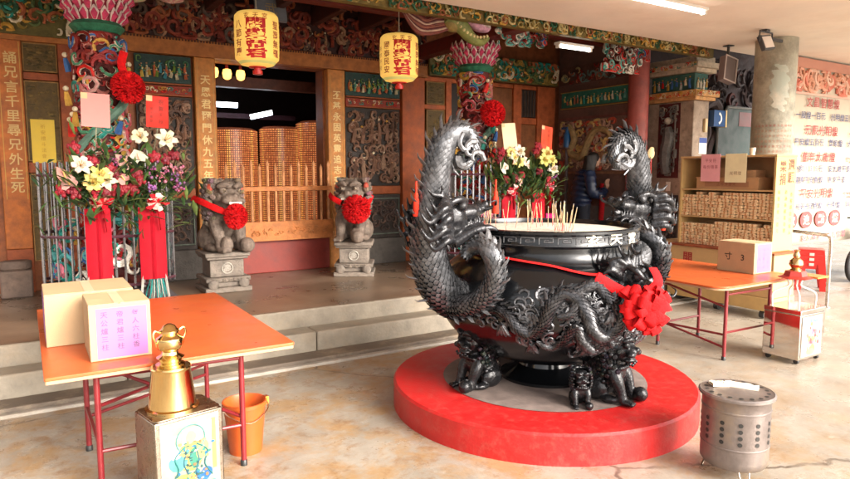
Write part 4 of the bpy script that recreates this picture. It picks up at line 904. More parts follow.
# incense sticks
proto = None; rr = random.Random(5)
for i in range(46):
    if i < 18: x, y = 3.2 + rr.gauss(0, .045), 3.3 + rr.gauss(0, .03)
    else: x, y = rr.uniform(2.85, 3.6), rr.uniform(3.4, 4.0)
    o = None
    if proto is None:
        m = MB((.42, .2, .1)); m.tube([(0, 0, 0), (0, 0, .12)], .0022, 5, (.5, .12, .1)); m.tube([(0, 0, .335), (0, 0, .35)], .0026, 5, (.25, .24, .23)); m.tube([(0, 0, .12), (0, 0, .336)], .0024, 5, (.42, .3, .17)); proto = o = m.build('incense_stick', m_paper)
        tag(o, 'thin incense stick standing in the ash of the burner', 'incense stick', 'incense sticks in the burner')
    else: o = proto.copy(); C.objects.link(o)
    o.location = (x, y, 1.31); o.rotation_euler = (rr.gauss(0, .1), rr.gauss(0, .12), 0); o.scale = (1, 1, rr.uniform(.42, .7))

# ------------------------------------------------------------------ flower stands
def flower_parts(t, rr, z0, spec, w=.25):
    """leaves and blossoms above z0; spec lists (kind, x, y, z)"""
    m = MB()
    for _ in range(300):
        x, z = rr.gauss(0, w * .62), z0 + rr.gauss(.14, .15); y = rr.gauss(-.05, .07); a = rr.uniform(0, 2 * PI); e = rr.uniform(.1, 1.2); L = rr.uniform(.08, .2)
        d = V(cos(a) * cos(e), sin(a) * cos(e), sin(e)); p = V(x, y, z); c = rr.choice([(.05, .1, .025), (.03, .07, .02), (.1, .15, .04), (.14, .2, .05), (.02, .05, .02)])
        m.tube([p, p + d * L * .5 + V(0, 0, .01), p + d * L], [.006, rr.uniform(.014, .03), .002], 6, c, flat=.25)
    for _ in range(34):
        x = rr.gauss(-.02, w * .45); p = V(x, -.03, z0 + .14); d = V(rr.gauss(x * 1.2, .2), rr.gauss(0, .12), 1).normalized(); L = rr.uniform(.2, .36)
        m.tube([p, p + d * L * .5, p + d * L], [.012, .03, .003], 6, rr.choice([(.14, .2, .05), (.2, .26, .08), (.07, .12, .03)]), flat=.2)
    for _ in range(26):
        x = rr.uniform(-w * 1.1, w * 1.1); p = V(x * .6, -.02, z0 + .05); d = V(x * 2.2, rr.gauss(-.1, .15), rr.uniform(-.15, .5)); m.tube([p, p + d * .2, p + d * .38 + V(0, 0, -.04)], [.004, .003, .001], 4, (.05, .09, .03))
    m.build('foliage', m_leaf, t)
    for (kd, x, y, z) in spec:
        n = V(x * .8 + rr.gauss(0, .25), -1, rr.uniform(.1, .6)).normalized(); q = n.to_track_quat('Z', 'Y').to_matrix() @ Matrix.Rotation(rr.uniform(0, 1), 3, 'Z') * rr.uniform(.82, 1.15); c = V(x, y, z); m = MB()
        if kd in ('lily', 'ylily'):
            col = (.6, .56, .42) if kd == 'lily' else (.56, .48, .14)
            for i in range(6):
                a = 2 * PI * i / 6; L = .095; u = V(cos(a), sin(a), 0)
                m.tube([c + q @ (u * .008), c + q @ (u * L * .45 + V(0, 0, .035)), c + q @ (u * L * .8 + V(0, 0, .04)), c + q @ (u * L + V(rr.uniform(-.012, .012), rr.uniform(-.012, .012), rr.uniform(.0, .03)))], [.006, .03, .023, .002], 7, tuple(v * rr.uniform(.85, 1.1) for v in col), flat=.22, up=q @ V(0, 0, 1))
            for i in range(5):
                a = i * 1.256; m.tube([c, c + q @ V(cos(a) * .02, sin(a) * .02, .07)], [.002, .003], 4, (.6, .3, .05))
            m.build('lily', m_petal, t)
        elif kd == 'rose':
            col = rr.choice([(.2, .005, .012), (.26, .007, .018), (.15, .004, .012)])
            for k in range(3):
                for i in range(5):
                    a = 2 * PI * i / 5 + k; r = .012 + .014 * k; m.ell(c + q @ V(cos(a) * r, sin(a) * r, .022 - k * .01), (.02, .02, .024), tuple(v * rr.uniform(.8, 1.25) for v in col), 7, 5)
            m.build('rose', m_petal, t)
        elif kd == 'anth':
            col = rr.choice([(.52, .22, .19), (.5, .27, .24)])
            poly = [(.0, -.03), (.035, -.055), (.06, -.03), (.05, .02), (.0, .09), (-.05, .02), (-.06, -.03), (-.035, -.055)]
            m.prism(poly, lambda u, v, d: c + q @ V(u, v, d + .3 * (u * u + v * v) * 6), .004, col); m.tube([c + q @ V(0, -.02, .005), c + q @ V(0, .02, .05)], [.007, .004], 6, (.7, .5, .15)); m.build('anthurium', m_petal, t)
        elif kd == 'wanth':
            poly = [(.0, -.03), (.04, -.06), (.075, -.03), (.06, .03), (.0, .08), (-.06, .03), (-.075, -.03), (-.04, -.06)]
            m.prism(poly, lambda u, v, d: c + q @ V(u, v, d + 2 * (u * u + v * v)), .004, (.58, .53, .43)); m.tube([c + q @ V(0, -.02, .005), c + q @ V(0, .02, .05)], [.007, .004], 6, (.7, .3, .2)); m.build('anthurium', m_petal, t)
        else:
            col = rr.choice([(.25, .06, .15), (.2, .07, .2), (.38, .12, .16)])
            for i in range(14): m.ell(c + V(rr.gauss(0, .025), rr.gauss(-.01, .015), rr.gauss(0, .025)), rr.uniform(.008, .016), tuple(v * rr.uniform(.7, 1.3) for v in col), 6, 5)
            m.build('small_blossoms', m_petal, t)
def flower_stand(x, y, label, seed, pw, pz, pcol, bow, spec, card, z0=1.5):
    t = thing('flower_stand', label, 'flower stand', (x, y, PZ)); rr = random.Random(seed); z0 -= PZ
    m = MB((.3, .28, .25))
    for a in (PI / 2, PI / 2 + 2.09, PI / 2 + 4.19): m.tube([(.16 * cos(a), .16 * sin(a), 0), (.03 * cos(a), .03 * sin(a), z0)], .012, 6)
    m.tube([(0, .04, z0 - .1), (0, .05, z0 + .5)], .006, 5); m.build('tripod', m_pipe, t)
    m = MB(pcol); n = 12
    for i in range(n):
        u0 = -pw / 2 + pw * i / n; u1 = -pw / 2 + pw * (i + 1) / n; b0 = -.06 - .02 * cos(u0 / pw * PI) - (.012 if abs(i - 6) < 1 else 0); b1 = -.06 - .02 * cos(u1 / pw * PI) - (.012 if abs(i + 1 - 6) < 1 else 0)
        m.add([(u0, b0, pz - PZ), (u1, b1, pz - PZ), (u1, b1, z0 - .02), (u0, b0, z0 - .02), (u0, b0 + .012, pz - PZ), (u1, b1 + .012, pz - PZ), (u1, b1 + .012, z0 - .02), (u0, b0 + .012, z0 - .02)], [(0, 1, 2, 3), (7, 6, 5, 4), (0, 4, 5, 1), (3, 2, 6, 7)])
    m.build('wrapped_panel', M('satin_ribbon' + str(seed), .6, amt=.22, ns=6, bump=.35, bs=11, spec=.12), t, ang=80)
    flower_parts(t, rr, z0, [(k, a, b, c - PZ) for k, a, b, c in spec])
    m = MB(bow[0])
    for i in range(18):
        a = rr.uniform(0, 2 * PI); L = rr.uniform(.05, .1); c = V(bow[2], -.14, z0 - .0 + bow[3]); e = c + V(cos(a) * L, rr.uniform(-.03, .02), sin(a) * L * .8)
        m.tube([c, c.lerp(e, .6) + V(0, -.03, 0), e, c.lerp(e, .5) + V(0, .01, -.01)], [.012, .024, .024, .01], 6, bow[i % 2], flat=.25)
    m.tube([(bow[2], -.14, z0 + bow[3]), (bow[2] + .02, -.13, z0 - .12), (bow[2] + .03, -.12, z0 - .22)], [.02, .022, .02], 6, bow[0], flat=.2); m.build('bow', m_cloth, t)
    (u, zc, w, h, tilt, cc, cd) = card; m = MB(cc); zc -= PZ
    m.T = Matrix.Translation((u, -.02, zc)) @ Matrix.Rotation(rad(tilt), 4, 'Y') @ Matrix.Rotation(rad(-6), 4, 'X'); m.box(-w / 2, w / 2, 0, .004, -h / 2, h / 2); m.box(-w / 2, -w / 2 + .05, -.002, -.0003, h / 2 - .05, h / 2, (.7, .45, .25))
    if cd: m.text('祝賀千秋', frontY(-.002), .03, 0, .045, cd, vert=True, step=1.3); m.text('弟子敬賀', frontY(-.002), -.05, -.03, .028, cd, vert=True, step=1.3)
    m.T = None; m.tube([(u, 0, zc - h / 2), (u * .5, .04, zc - h / 2 - .25)], .005, 5, (.3, .3, .2)); m.build('greeting_card', m_paper, t)
RP_ = (.28, .004, .012)
flower_stand(.52, 6.16, 'leftmost red wrapped flower stand with yellow lilies and a pink card', 41, .2, .74, RP_, [(.5, .01, .02), (.6, .25, .2), .03, .02],
    [('anth', -.24, -.1, 1.72), ('anth', -.2, -.12, 1.66), ('rose', -.17, -.13, 1.58), ('rose', -.25, -.08, 1.6), ('ylily', .02, -.16, 1.73), ('ylily', -.03, -.15, 1.66), ('lily', -.11, -.13, 1.80), ('lily', .07, -.14, 1.68), ('rose', .1, -.12, 1.78), ('rose', .14, -.12, 1.74), ('rose', -.15, -.04, 1.95), ('rose', .0, -.14, 1.56), ('rose', .12, -.12, 1.6), ('anth', .2, -.13, 1.69), ('rose', -.02, -.1, 1.84), ('sm', .16, -.1, 1.85), ('rose', .2, -.12, 1.6), ('rose', .06, -.15, 1.58)], (.03, 2.27, .22, .285, 2, (.7, .26, .24), None), z0=1.46)
flower_stand(.95, 6.16, 'red wrapped flower stand with white lilies, pink and white bow and a red card', 43, .22, .80, RP_, [(.62, .02, .03), (.75, .5, .45), .03, .03],
    [('lily', -.07, -.1, 2.05), ('lily', .13, -.1, 2.03), ('sm', .0, -.14, 1.78), ('sm', .08, -.15, 1.7), ('sm', .14, -.12, 1.78), ('rose', -.12, -.14, 1.74), ('rose', -.1, -.14, 1.68), ('sm', .2, -.1, 1.7), ('sm', .22, -.1, 1.62), ('rose', .03, -.14, 1.88), ('rose', .12, -.12, 1.86), ('anth', -.2, -.1, 1.83), ('sm', .24, -.08, 1.76), ('wanth', -.1, -.13, 1.87), ('rose', -.15, -.12, 1.6), ('sm', -.02, -.16, 1.62), ('rose', .2, -.1, 1.9)], (.09, 2.28, .185, .28, 3, (.55, .025, .015), (.2, .03, .02)), z0=1.46)
flower_stand(5.22, 6.4, 'red wrapped flower stand with cream lilies and a cream card, behind the burner', 47, .22, .9, RP_, [(.5, .02, .04), (.72, .45, .42), .0, .02],
    [('ylily', -.06, -.14, 1.98), ('lily', .07, -.14, 2.0), ('ylily', .05, -.15, 1.88), ('lily', -.02, -.15, 1.92), ('wanth', -.16, -.14, 1.80), ('wanth', .2, -.14, 1.88), ('wanth', .24, -.13, 1.84), ('rose', -.2, -.1, 1.9), ('rose', -.1, -.12, 1.66), ('rose', .02, -.14, 1.68), ('anth', .1, -.14, 1.63), ('rose', .15, -.12, 1.72), ('rose', -.16, -.1, 2.0)], (.03, 2.20, .22, .33, -4, (.75, .6, .4), None), z0=1.5)
flower_stand(5.72, 6.4, 'red wrapped flower stand with yellow lilies and an orange red card, behind the incense sticks', 53, .22, .9, RP_, [(.5, .02, .04), (.72, .4, .42), .12, .06],
    [('ylily', .04, -.14, 1.98), ('ylily', .12, -.13, 1.9), ('ylily', .0, -.15, 1.9), ('lily', .16, -.12, 1.78), ('rose', -.08, -.12, 2.08), ('rose', -.1, -.1, 2.02), ('sm', .18, -.12, 1.68), ('rose', .08, -.14, 1.66), ('rose', -.05, -.12, 1.75)], (.16, 2.2, .19, .3, 8, (.62, .06, .02), (.25, .04, .02)), z0=1.5)
m = MB((.55, .03, .16)); m.T = Matrix.Rotation(rad(4), 4, 'Y')
for i in range(8): m.tube([(-.07 + i * .02, .0 + .01 * (i % 2), .0), (-.07 + i * .02, .01 * (i % 2), .8)], .013, 6)
tag(m.build('magenta_cloth', m_cloth), 'bright magenta cloth strip hanging beside the right flower stand', 'cloth', None, (5.90, 6.36, 1.0 - .6 + .001))
m = MB()
for i in range(16):
    a = R.gauss(0, .05); m.tube([(a, R.gauss(0, .02), .0), (a * 1.3, R.gauss(0, .03), -.12), (a * 2 + R.gauss(0, .02), R.gauss(0, .02), -.3)], .004, 4, R.choice([(.02, .22, .2), (.05, .3, .28), (.4, .4, .35)]))
tag(m.build('cord_tassels', m_cloth), 'bunch of teal and white cords hanging below a red flower stand panel', 'cords', None, (.97, 6.12, .80))

# ------------------------------------------------------------------ tables
def rrect(x0, x1, y0, y1, r, n=6):
    out = []
    for cx_, cy_, a0 in ((x1 - r, y0 + r, -PI / 2), (x1 - r, y1 - r, 0), (x0 + r, y1 - r, PI / 2), (x0 + r, y0 + r, PI)):
        for i in range(n + 1): a = a0 + PI / 2 * i / n; out.append((cx_ + r * cos(a), cy_ + r * sin(a)))
    return out
def table(label, x0, x1, y0, y1, r, legs, rails):
    t = thing('folding_table', label, 'table', ((x0 + x1) / 2, (y0 + y1) / 2, 0)); ox, oy = (x0 + x1) / 2, (y0 + y1) / 2
    m = MB((.5, .098, .024)); m.prism(rrect(x0 - ox, x1 - ox, y0 - oy, y1 - oy, r), lambda u, v, d: (u, v, .722 + d), .018); m.build('tabletop', m_top, t, bevel=.003)
    m = MB((.42, .25, .14)); m.prism(rrect(x0 - ox + .004, x1 - ox - .004, y0 - oy + .004, y1 - oy - .004, r), lambda u, v, d: (u, v, .704 + d), .017); m.build('board_edge', m_card, t)
    LC = (.17, .012, .016)
    for (x, y) in legs:
        m = MB(LC); m.tube([(x - ox, y - oy, .012), (x - ox, y - oy, .703)], .0165, 10); m.lathe([(.021, 0), (.021, .03), (.017, .035)], 10, (x - ox, y - oy, 0), (.02, .02, .02)); m.build('leg', m_pipe, t)
    m = MB(LC)
    for a, b in rails: m.tube([(a[0] - ox, a[1] - oy, a[2]), (b[0] - ox, b[1] - oy, b[2])], .011, 8)
    m.build('braces', m_pipe, t)
A, B, Cc, D = (.27, 3.74), (1.03, 3.70), (1.10, 4.90), (.26, 4.42)
table('folding table with worn orange top and red legs carrying two cardboard boxes', .03, 1.32, 3.58, 5.46, .012, [A, B, Cc, D],
      [((*A, .66), (*B, .66)), ((*D, .66), (*Cc, .66)), ((*A, .25), (*B, .25)), ((*D, .22), (*Cc, .22)), ((*A, .28), (*D, .28)), ((*A, .66), (*D, .66)), ((*B, .66), (*Cc, .66)), ((*A, .5), (*Cc, .3)), ((*D, .58), (*B, .3))])
A, B, Cc, D = (5.46, 3.47), (6.14, 3.45), (6.06, 4.16), (5.40, 4.16); G2 = [(5.4, 4.98), (6.1, 4.98)]
table('folding table with orange top and red legs carrying the box marked 3', 5.13, 6.44, 3.31, 5.2, .16, [A, B, Cc, D] + G2,
      [((*A, .62), (*B, .62)), ((*D, .62), (*Cc, .62)), ((*A, .26), (*B, .26)), ((*D, .22), (*Cc, .22)), ((*A, .24), (*D, .24)), ((*D, .66), (*A, .5)), ((*A, .66), (5.46, 3.9, .7)), ((*D, .25), (5.46, 3.47, .12)), ((*G2[0], .3), (*G2[1], .3)), ((*D, .5), (*G2[0], .3))])
# ------------------------------------------------------------------ boxes
KB = (.39, .27, .15); PKL = (.3, .125, .31)
def box_thing(label, x0, x1, y0, y1, z1):
    t = thing('cardboard_box', label, 'box', ((x0 + x1) / 2, (y0 + y1) / 2, .741)); w, dp, h = (x1 - x0) / 2, (y1 - y0) / 2, z1 - .741
    m = MB(KB); m.box(-w, w, -dp, dp, 0, h); m.build('carton', m_card, t, bevel=.004)
    m = MB((.46, .32, .18)); m.box(-w + .002, -.002, -dp + .002, dp - .002, h + .0005, h + .004); m.box(.002, w - .002, -dp + .002, dp - .002, h + .0005, h + .004)
    m.box(-.025, .025, -dp + .01, dp - .01, h + .0045, h + .0055, (.5, .4, .26)); m.build('flap', m_card, t); return t, w, dp, h
t, w_, dp, h = box_thing('cardboard box with pink incense instructions label, front one on the left table', .25, .555, 3.755, 4.14, 1.045)
m = MB(PKL); m.box(-w_ + .035, w_ - .02, -dp - .0015, -dp - .0002, .012, h - .02)
for i, s in enumerate(('每人六柱香', '帝君爐三柱', '天公爐三柱')): m.text(s, frontY(-dp - .0015), .075 - i * .077, .16, .036, (.12, .06, .12), off=.004, vert=True, step=1.22, d=.001)
m.build('pink_label', m_paper, t)
m = MB((.1, .05, .04)); m.text('三寸', faceX(-w_), .12, .16, .035, (.1, .05, .05), vert=True, d=.001); m.build('pen_marks', m_ink, t)
t, w_, dp, h = box_thing('cardboard box with black brush marks on its side, rear one on the left table', .06, .53, 4.21, 4.66, 1.045)
m = MB((.03, .025, .02)); m.text('尺3', frontY(-dp), .035, .15, .075, off=.02, d=.001, vert=True); m.build('brush_marks', m_ink, t)
m = MB(PKL); m.box(-w_ - .0015, -w_ - .0002, -dp + .03, dp - .03, .02, h - .02); m.build('pink_label', m_paper, t)
t, w_, dp, h = box_thing('cardboard box marked with a black 3 and a pink end label, on the right table', 6.07, 6.38, 3.585, 3.98, 1.045)
m = MB((.03, .025, .02)); m.text('寸', faceX(-w_), -.08, .16, .085, off=.015, d=.001); m.text('3', faceX(-w_), .075, .155, .085, off=.015, d=.001); m.build('pen_marks', m_ink, t)
m = MB(PKL); m.box(-w_ + .05, w_ - .02, -dp - .0015, -dp - .0002, .012, h - .012)
for i, s in enumerate(('每人六柱香', '帝君爐三柱', '天公爐三柱')): m.text(s, frontY(-dp - .0015), .085 - i * .075, .15, .036, (.25, .12, .3), off=.002, vert=True, step=1.22, d=.001)
m.build('pink_label', m_paper, t)

# ------------------------------------------------------------------ gold urn cart (left) and gourd cart (right)
t = thing('steel_cabinet', 'square steel cabinet with teal and yellow painted front under the gold urn', 'cabinet', (.625, 3.44, 0), rad(12))
m = MB((.3, .25, .2)); m.box(-.18, .18, -.13, .13, .03, .515); cb = m.build('body', m_steel, t, bevel=.008)
m = MB((.4, .34, .27)); m.prism(rrect(-.175, .175, -.125, .125, .03), lambda u, v, d: (u, v, .5155 + d), .006); m.build('top_plate', m_steel, t)
pm = MB((.2, .205, .175)); f = frontY(-.131); pm.box(-.155, .155, -.1325, -.1305, .06, .5)
pr_ = random.Random(8)
def blot(u, v, a, b, c, d=.003, n=14, j=.15):
    c = tuple(x * .5 for x in c)
    pm.add([f(u + a * cos(q) * (1 + pr_.uniform(-j, j)), v + b * sin(q) * (1 + pr_.uniform(-j, j)), d) for q in [2 * PI * i / n for i in range(n)]], [tuple(range(n))], c)
for i in range(10): blot(pr_.uniform(-.1, .12), pr_.uniform(.36, .48), .06, .006, (.45, .55, .52), .0021 + i * .00005)
blot(.0, .38, .05, .06, (.35, .6, .5), .003); blot(.0, .4, .028, .034, (.65, .5, .3), .0035); blot(.0, .3, .07, .08, (.6, .52, .12), .0032); blot(.02, .29, .03, .06, (.05, .3, .2), .0036)
blot(-.07, .28, .05, .045, (.1, .4, .35), .0033); blot(.06, .32, .035, .05, (.5, .6, .2), .0038); blot(-.08, .33, .03, .025, (.55, .6, .55), .0039); blot(.03, .17, .06, .035, (.03, .2, .5), .0034); blot(.08, .19, .03, .03, (.02, .15, .42), .0041); blot(-.04, .18, .07, .035, (.65, .55, .12), .0037)
pm.tube([f(.0 + .075 * cos(q), .39 + .075 * sin(q), .004) for q in [i * PI / 12 for i in range(25)]], .003, 4, (.08, .22, .2))
for sx_ in (-1, 1):
    pm.tube(spline([f(sx_ * .03, .36, .005), f(sx_ * .085, .31, .005), f(sx_ * .07, .24, .005), f(sx_ * .11, .17, .005)], 5), .0035, 4, (.02, .12, .12)); pm.tube(spline([f(sx_ * .02, .35, .005), f(sx_ * .04, .27, .005), f(sx_ * .02, .2, .005), f(sx_ * .06, .13, .005)], 5), .003, 4, (.03, .1, .16))
for i in range(110): blot(pr_.gauss(0, .05), pr_.uniform(.12, .38), pr_.uniform(.004, .012), pr_.uniform(.003, .01), pr_.choice([(.03, .14, .12), (.02, .08, .08), (.05, .3, .25), (.6, .55, .15), (.02, .2, .45), (.6, .6, .5), (.1, .45, .35), (.45, .2, .08)]), .0045 + i * .00003, 8)
pm.box(.115, .135, -.1345, -.1331, .2, .47, (.3, .25, .07)); pm.build('painted_panel', m_paint, cb)
t = thing('gold_urn', 'polished gold urn on a bell shaped base, standing on the steel cabinet', 'urn', (.6, 3.47, .522), rad(12))
m = MB((.7, .48, .2)); m.lathe([(.0, 0), (.135, 0), (.135, .008), (.12, .014), (.118, .03), (.098, .2), (.102, .215), (.098, .222), (0, .222)], 48); m.build('bell_base', m_gold, t)
m = MB((.7, .48, .2)); m.lathe([(.0, .223), (.072, .223), (.074, .235), (.055, .245), (.06, .26), (.07, .27), (.045, .285), (.04, .3), (.06, .315), (.072, .345), (.066, .37), (.045, .385), (.04, .392), (.05, .4), (.05, .41), (.038, .42), (.03, .435), (.012, .445), (0, .446)], 40); m.build('jar', m_gold, t)
for s in (-1, 1): m = MB((.7, .48, .2)); m.tube(spline([(s * .045, 0, .40), (s * .075, 0, .415), (s * .085, 0, .39), (s * .075, 0, .36), (s * .068, 0, .335)], 5), .005, 8); m.build('handle', m_gold, t)
t = thing('steel_cabinet', 'low steel cabinet on castors with flower picture, below the small gourd vase', 'cabinet', (6.075, 3.17, 0))
m = MB((.68, .62, .56)); m.box(-.215, .215, -.17, .17, .045, .46); m.box(-.218, .218, -.173, .173, .461, .505); cb = m.build('body', m_mirror, t, bevel=.006)
for sx in (-1, 1):
    for sy in (-1, 1): m = MB((.02, .02, .02)); m.tube([(sx * .17 - .015, sy * .13, .024), (sx * .17 + .015, sy * .13, .024)], .022, 12); m.build('castor', m_rubber, t)
pm = MB((.3, .275, .245)); f = frontY(-.171); pm.box(-.185, .16, -.1735, -.1705, .07, .44)
blot(0, .13, .05, .045, (.5, .42, .15), .003); blot(-.03, .11, .07, .03, (.55, .45, .25), .0032)
for i in range(34): blot(pr_.gauss(0, .05), pr_.gauss(.25, .05), pr_.uniform(.01, .025), pr_.uniform(.01, .02), pr_.choice([(.6, .12, .12), (.6, .25, .2), (.3, .35, .15), (.5, .2, .35), (.65, .4, .3)]), .0035 + i * .00005, 9)
for i in range(8): blot(pr_.uniform(-.1, .08), pr_.uniform(.38, .41), .02, .008, (.2, .4, .5), .0034 + i * .0001)
pm.build('flower_picture', m_paint, cb)
t = thing('offering_stand', 'small stand with pale curved legs and red plate on top of the right steel cabinet', 'stand', (6.05, 3.17, .506))
for i in range(4):
    a = PI / 4 + i * PI / 2; m = MB((.7, .66, .6)); m.tube(spline([(.2 * cos(a), .17 * sin(a), 0), (.2 * cos(a), .17 * sin(a), .12), (.1 * cos(a), .09 * sin(a), .17), (.05 * cos(a), .05 * sin(a), .2), (.07 * cos(a), .07 * sin(a), .262)], 4), .008, 8); m.build('leg', m_pipe, t)
m = MB((.38, .03, .02)); m.lathe([(.0, .263), (.14, .263), (.145, .27), (.1, .285), (.085, .33), (0, .33)], 6); m.build('plate', m_pipe, t); m = MB((.6, .2, .04)); m.box(.1, .3, -.15, .05, .262, .278); m.build('orange_tray', m_plast, t)
m = MB((.62, .42, .2)); m.lathe([(0, 0), (.05, 0), (.05, .01), (.035, .02), (.062, .06), (.055, .095), (.026, .12), (.032, .145), (.022, .165), (.022, .185), (.03, .195), (.02, .196), (0, .19)], 28); tag(m.build('gourd_vase', m_gold), 'small gold gourd shaped vase on the red plate', 'vase', None, (6.05, 3.17, .837))

# ------------------------------------------------------------------ bucket, bin
t = thing('orange_bucket', 'orange plastic bucket with wire handle on the ground by the left table leg', 'bucket', (1.10, 3.90, 0))
m = MB((.45, .08, .014)); m.lathe([(0, .0), (.1, 0), (.128, .3), (.137, .302), (.137, .325), (.128, .326), (.122, .3), (.096, .02), (0, .015)], 36); m.build('pail', m_plast, t)
m = MB((.7, .5, .35)); m.tube(spline([(-.138, 0, .31), (-.12, -.08, .27), (0, -.13, .22), (.12, -.08, .27), (.138, 0, .31)], 5), .004, 6); m.box(.13, .15, -.02, .02, .28, .33, (.7, .24, .05)); m.build('handle', m_steel, t)
bx, by = 3.435, 2.09
t = thing('burning_bin', 'round galvanised paper burning bin with rows of round holes, right of the red platform', 'bin', (bx, by, 0))
m = MB((.2, .165, .15)); pr = [(0, .075), (.17, .075), (.183, .095)]
for z in (.12, .19, .193, .2, .203, .4, .403, .41, .413, .46): pr.append((.186 if z in (.193, .2, .403, .41) else .183, z))
pr += [(.19, .47), (.19, .475)]; m.lathe(pr, 56); dr = m.build('drum', m_galv, t)
m = MB((.02, .018, .016)); fbn = cyl(0, 0, .1845)
for i in range(12):
    a = 2 * PI * (i + .35) / 12
    for j in range(4):
        u0, z = a * .1845, .238 + j * .037; m.add([fbn(u0 + .0125 * cos(q), z + .0125 * sin(q), .0008) for q in [2 * PI * k / 14 for k in range(14)]], [tuple(range(14))])
m.build('side_holes', m_ink, dr)
m = MB((.22, .185, .17)); m.lathe([(.195, .476), (.205, .478), (.205, .49), (.196, .497), (.19, .494), (.12, .503), (.05, .507), (0, .508)], 56); dr = m.build('lid', m_galv, t)
m = MB((.02, .018, .016))
for i in range(18):
    a = 2 * PI * i / 18; m.add([(.163 * cos(a) + .012 * cos(q), .163 * sin(a) + .012 * sin(q), .4995) for q in [2 * PI * k / 12 for k in range(12)]], [tuple(range(12))])
m.build('lid_holes', m_ink, dr)
for i in range(3): a = -2.2 + i * 2.09; m = MB((.35, .3, .25)); m.tube(spline([(.15 * cos(a - .2), .15 * sin(a - .2), .074), (.17 * cos(a - .1), .17 * sin(a - .1), .006), (.17 * cos(a + .1), .17 * sin(a + .1), .006), (.15 * cos(a + .2), .15 * sin(a + .2), .074)], 4), .005, 6); m.build('wire_foot', m_steel, t)
for k, (x, y, rz, lw) in enumerate(((bx - .03, by + .09, rad(-35), .05), (bx + .045, by - .0, rad(-62), .09))):
    m = MB((.8, .72, .58)); rr = random.Random(60 + k); g = []
    for i in range(8):
        for j in range(6): g.append(((i / 7 - .5) * 2 * lw, (j / 5 - .5) * .07, .012 + .006 * rr.random() + .004 * sin(i * 2 + j)))
    fs = [(i * 6 + j, (i + 1) * 6 + j, (i + 1) * 6 + j + 1, i * 6 + j + 1) for i in range(7) for j in range(5)]; o_ = len(g)
    m.add(g + [(a, b, .0) for a, b, c in g], fs + [tuple(q + o_ for q in f_)[::-1] for f_ in fs] + [(i * 6, i * 6 + o_, (i + 1) * 6 + o_, (i + 1) * 6) for i in range(7)] + [((i + 1) * 6 + 5, (i + 1) * 6 + 5 + o_, i * 6 + 5 + o_, i * 6 + 5) for i in range(7)])
    tag(m.build('crumpled_paper', m_paper), ['short folded white paper on the bin lid', 'long crumpled white paper strip across the bin lid'][k], 'paper', None, (x, y, .506), rz)

# ------------------------------------------------------------------ shelf cabinet with joss paper
WD = (.52, .32, .14); WY = (.54, .355, .14)
t = thing('shelf_cabinet', 'pale wooden shelf cabinet on castors filled with joss paper bundles, before the round pillar', 'cabinet', (0, 0, 0))
m = MB(WD); m.box(7.40, 7.86, 4.13, 5.56, .26, .775); lc = m.build('lower_cupboard', m_card, t, bevel=.004)
m = MB(WY); m.box(7.385, 7.87, 4.12, 5.57, .10, .257); m.build('plinth', m_card, t, bevel=.004)
m = MB((.28, .07, .03)); m.box(7.37, 7.88, 4.115, 5.575, .778, .80); m.build('counter_edge', m_wood, t)
for y in (4.25, 4.85, 5.45): m = MB((.03, .03, .03)); m.tube([(7.44, y - .03, .05), (7.44, y + .03, .05)], .045, 12); m.box(7.42, 7.8, y - .02, y + .02, .06, .098); m.build('castor', m_rubber, t)
PB('side_panel', m_card, t, WY, [(7.50, 7.93, 4.22, 4.245, .803, 1.93), (7.50, 7.93, 5.49, 5.515, .803, 1.93)], 0)
m = MB(WD); m.box(7.49, 7.935, 4.215, 5.52, 1.932, 1.955); m.build('top_board', m_card, t)
m = MB((.5, .3, .15)); m.box(7.905, 7.93, 4.247, 5.488, .803, 1.93); m.build('back_panel', m_card, t)
for z in (1.16, 1.515): m = MB(WD); m.box(7.505, 7.904, 4.247, 5.488, z, z + .018); m.build('shelf', m_card, t)
m = MB((.35, .02, .02))
for (ch, u, v, s) in (('開', -5.28, .63, .15), ('精', -5.28, .36, .19), ('備', -4.85, .36, .19)): m.text(ch, faceX(7.40), u, v, s, off=.02, d=.003)
m.build('red_lettering', m_ink, lc)
m = MB((.3, .14, .06)); f = frontY(4.22)
m = MB(); m.text('樂捐', f, 7.64, 1.74, .14, (.13, .05, .02), off=.02, vert=True, d=.003); m.build('side_lettering', m_ink, t)
m = MB(); m.text('還願', f, 7.82, 1.76, .14, (.13, .05, .02), off=.02, vert=True, d=.003); m.build('side_lettering', m_ink, t)
m = MB(); m.text('每份金紙一百元', f, 7.58, 1.28, .055, (.2, .09, .03), vert=True, step=1.4, d=.003); m.build('side_lettering', m_ink, t)
m = MB(); m.text('添油香隨喜功德', f, 7.73, 1.28, .055, (.24, .1, .02), vert=True, step=1.4, d=.003); m.build('side_lettering', m_ink, t)
m = MB(); m.text('香客請自行投入', f, 7.85, 1.25, .055, (.24, .1, .02), vert=True, step=1.4, d=.003); m.build('side_lettering', m_ink, t)

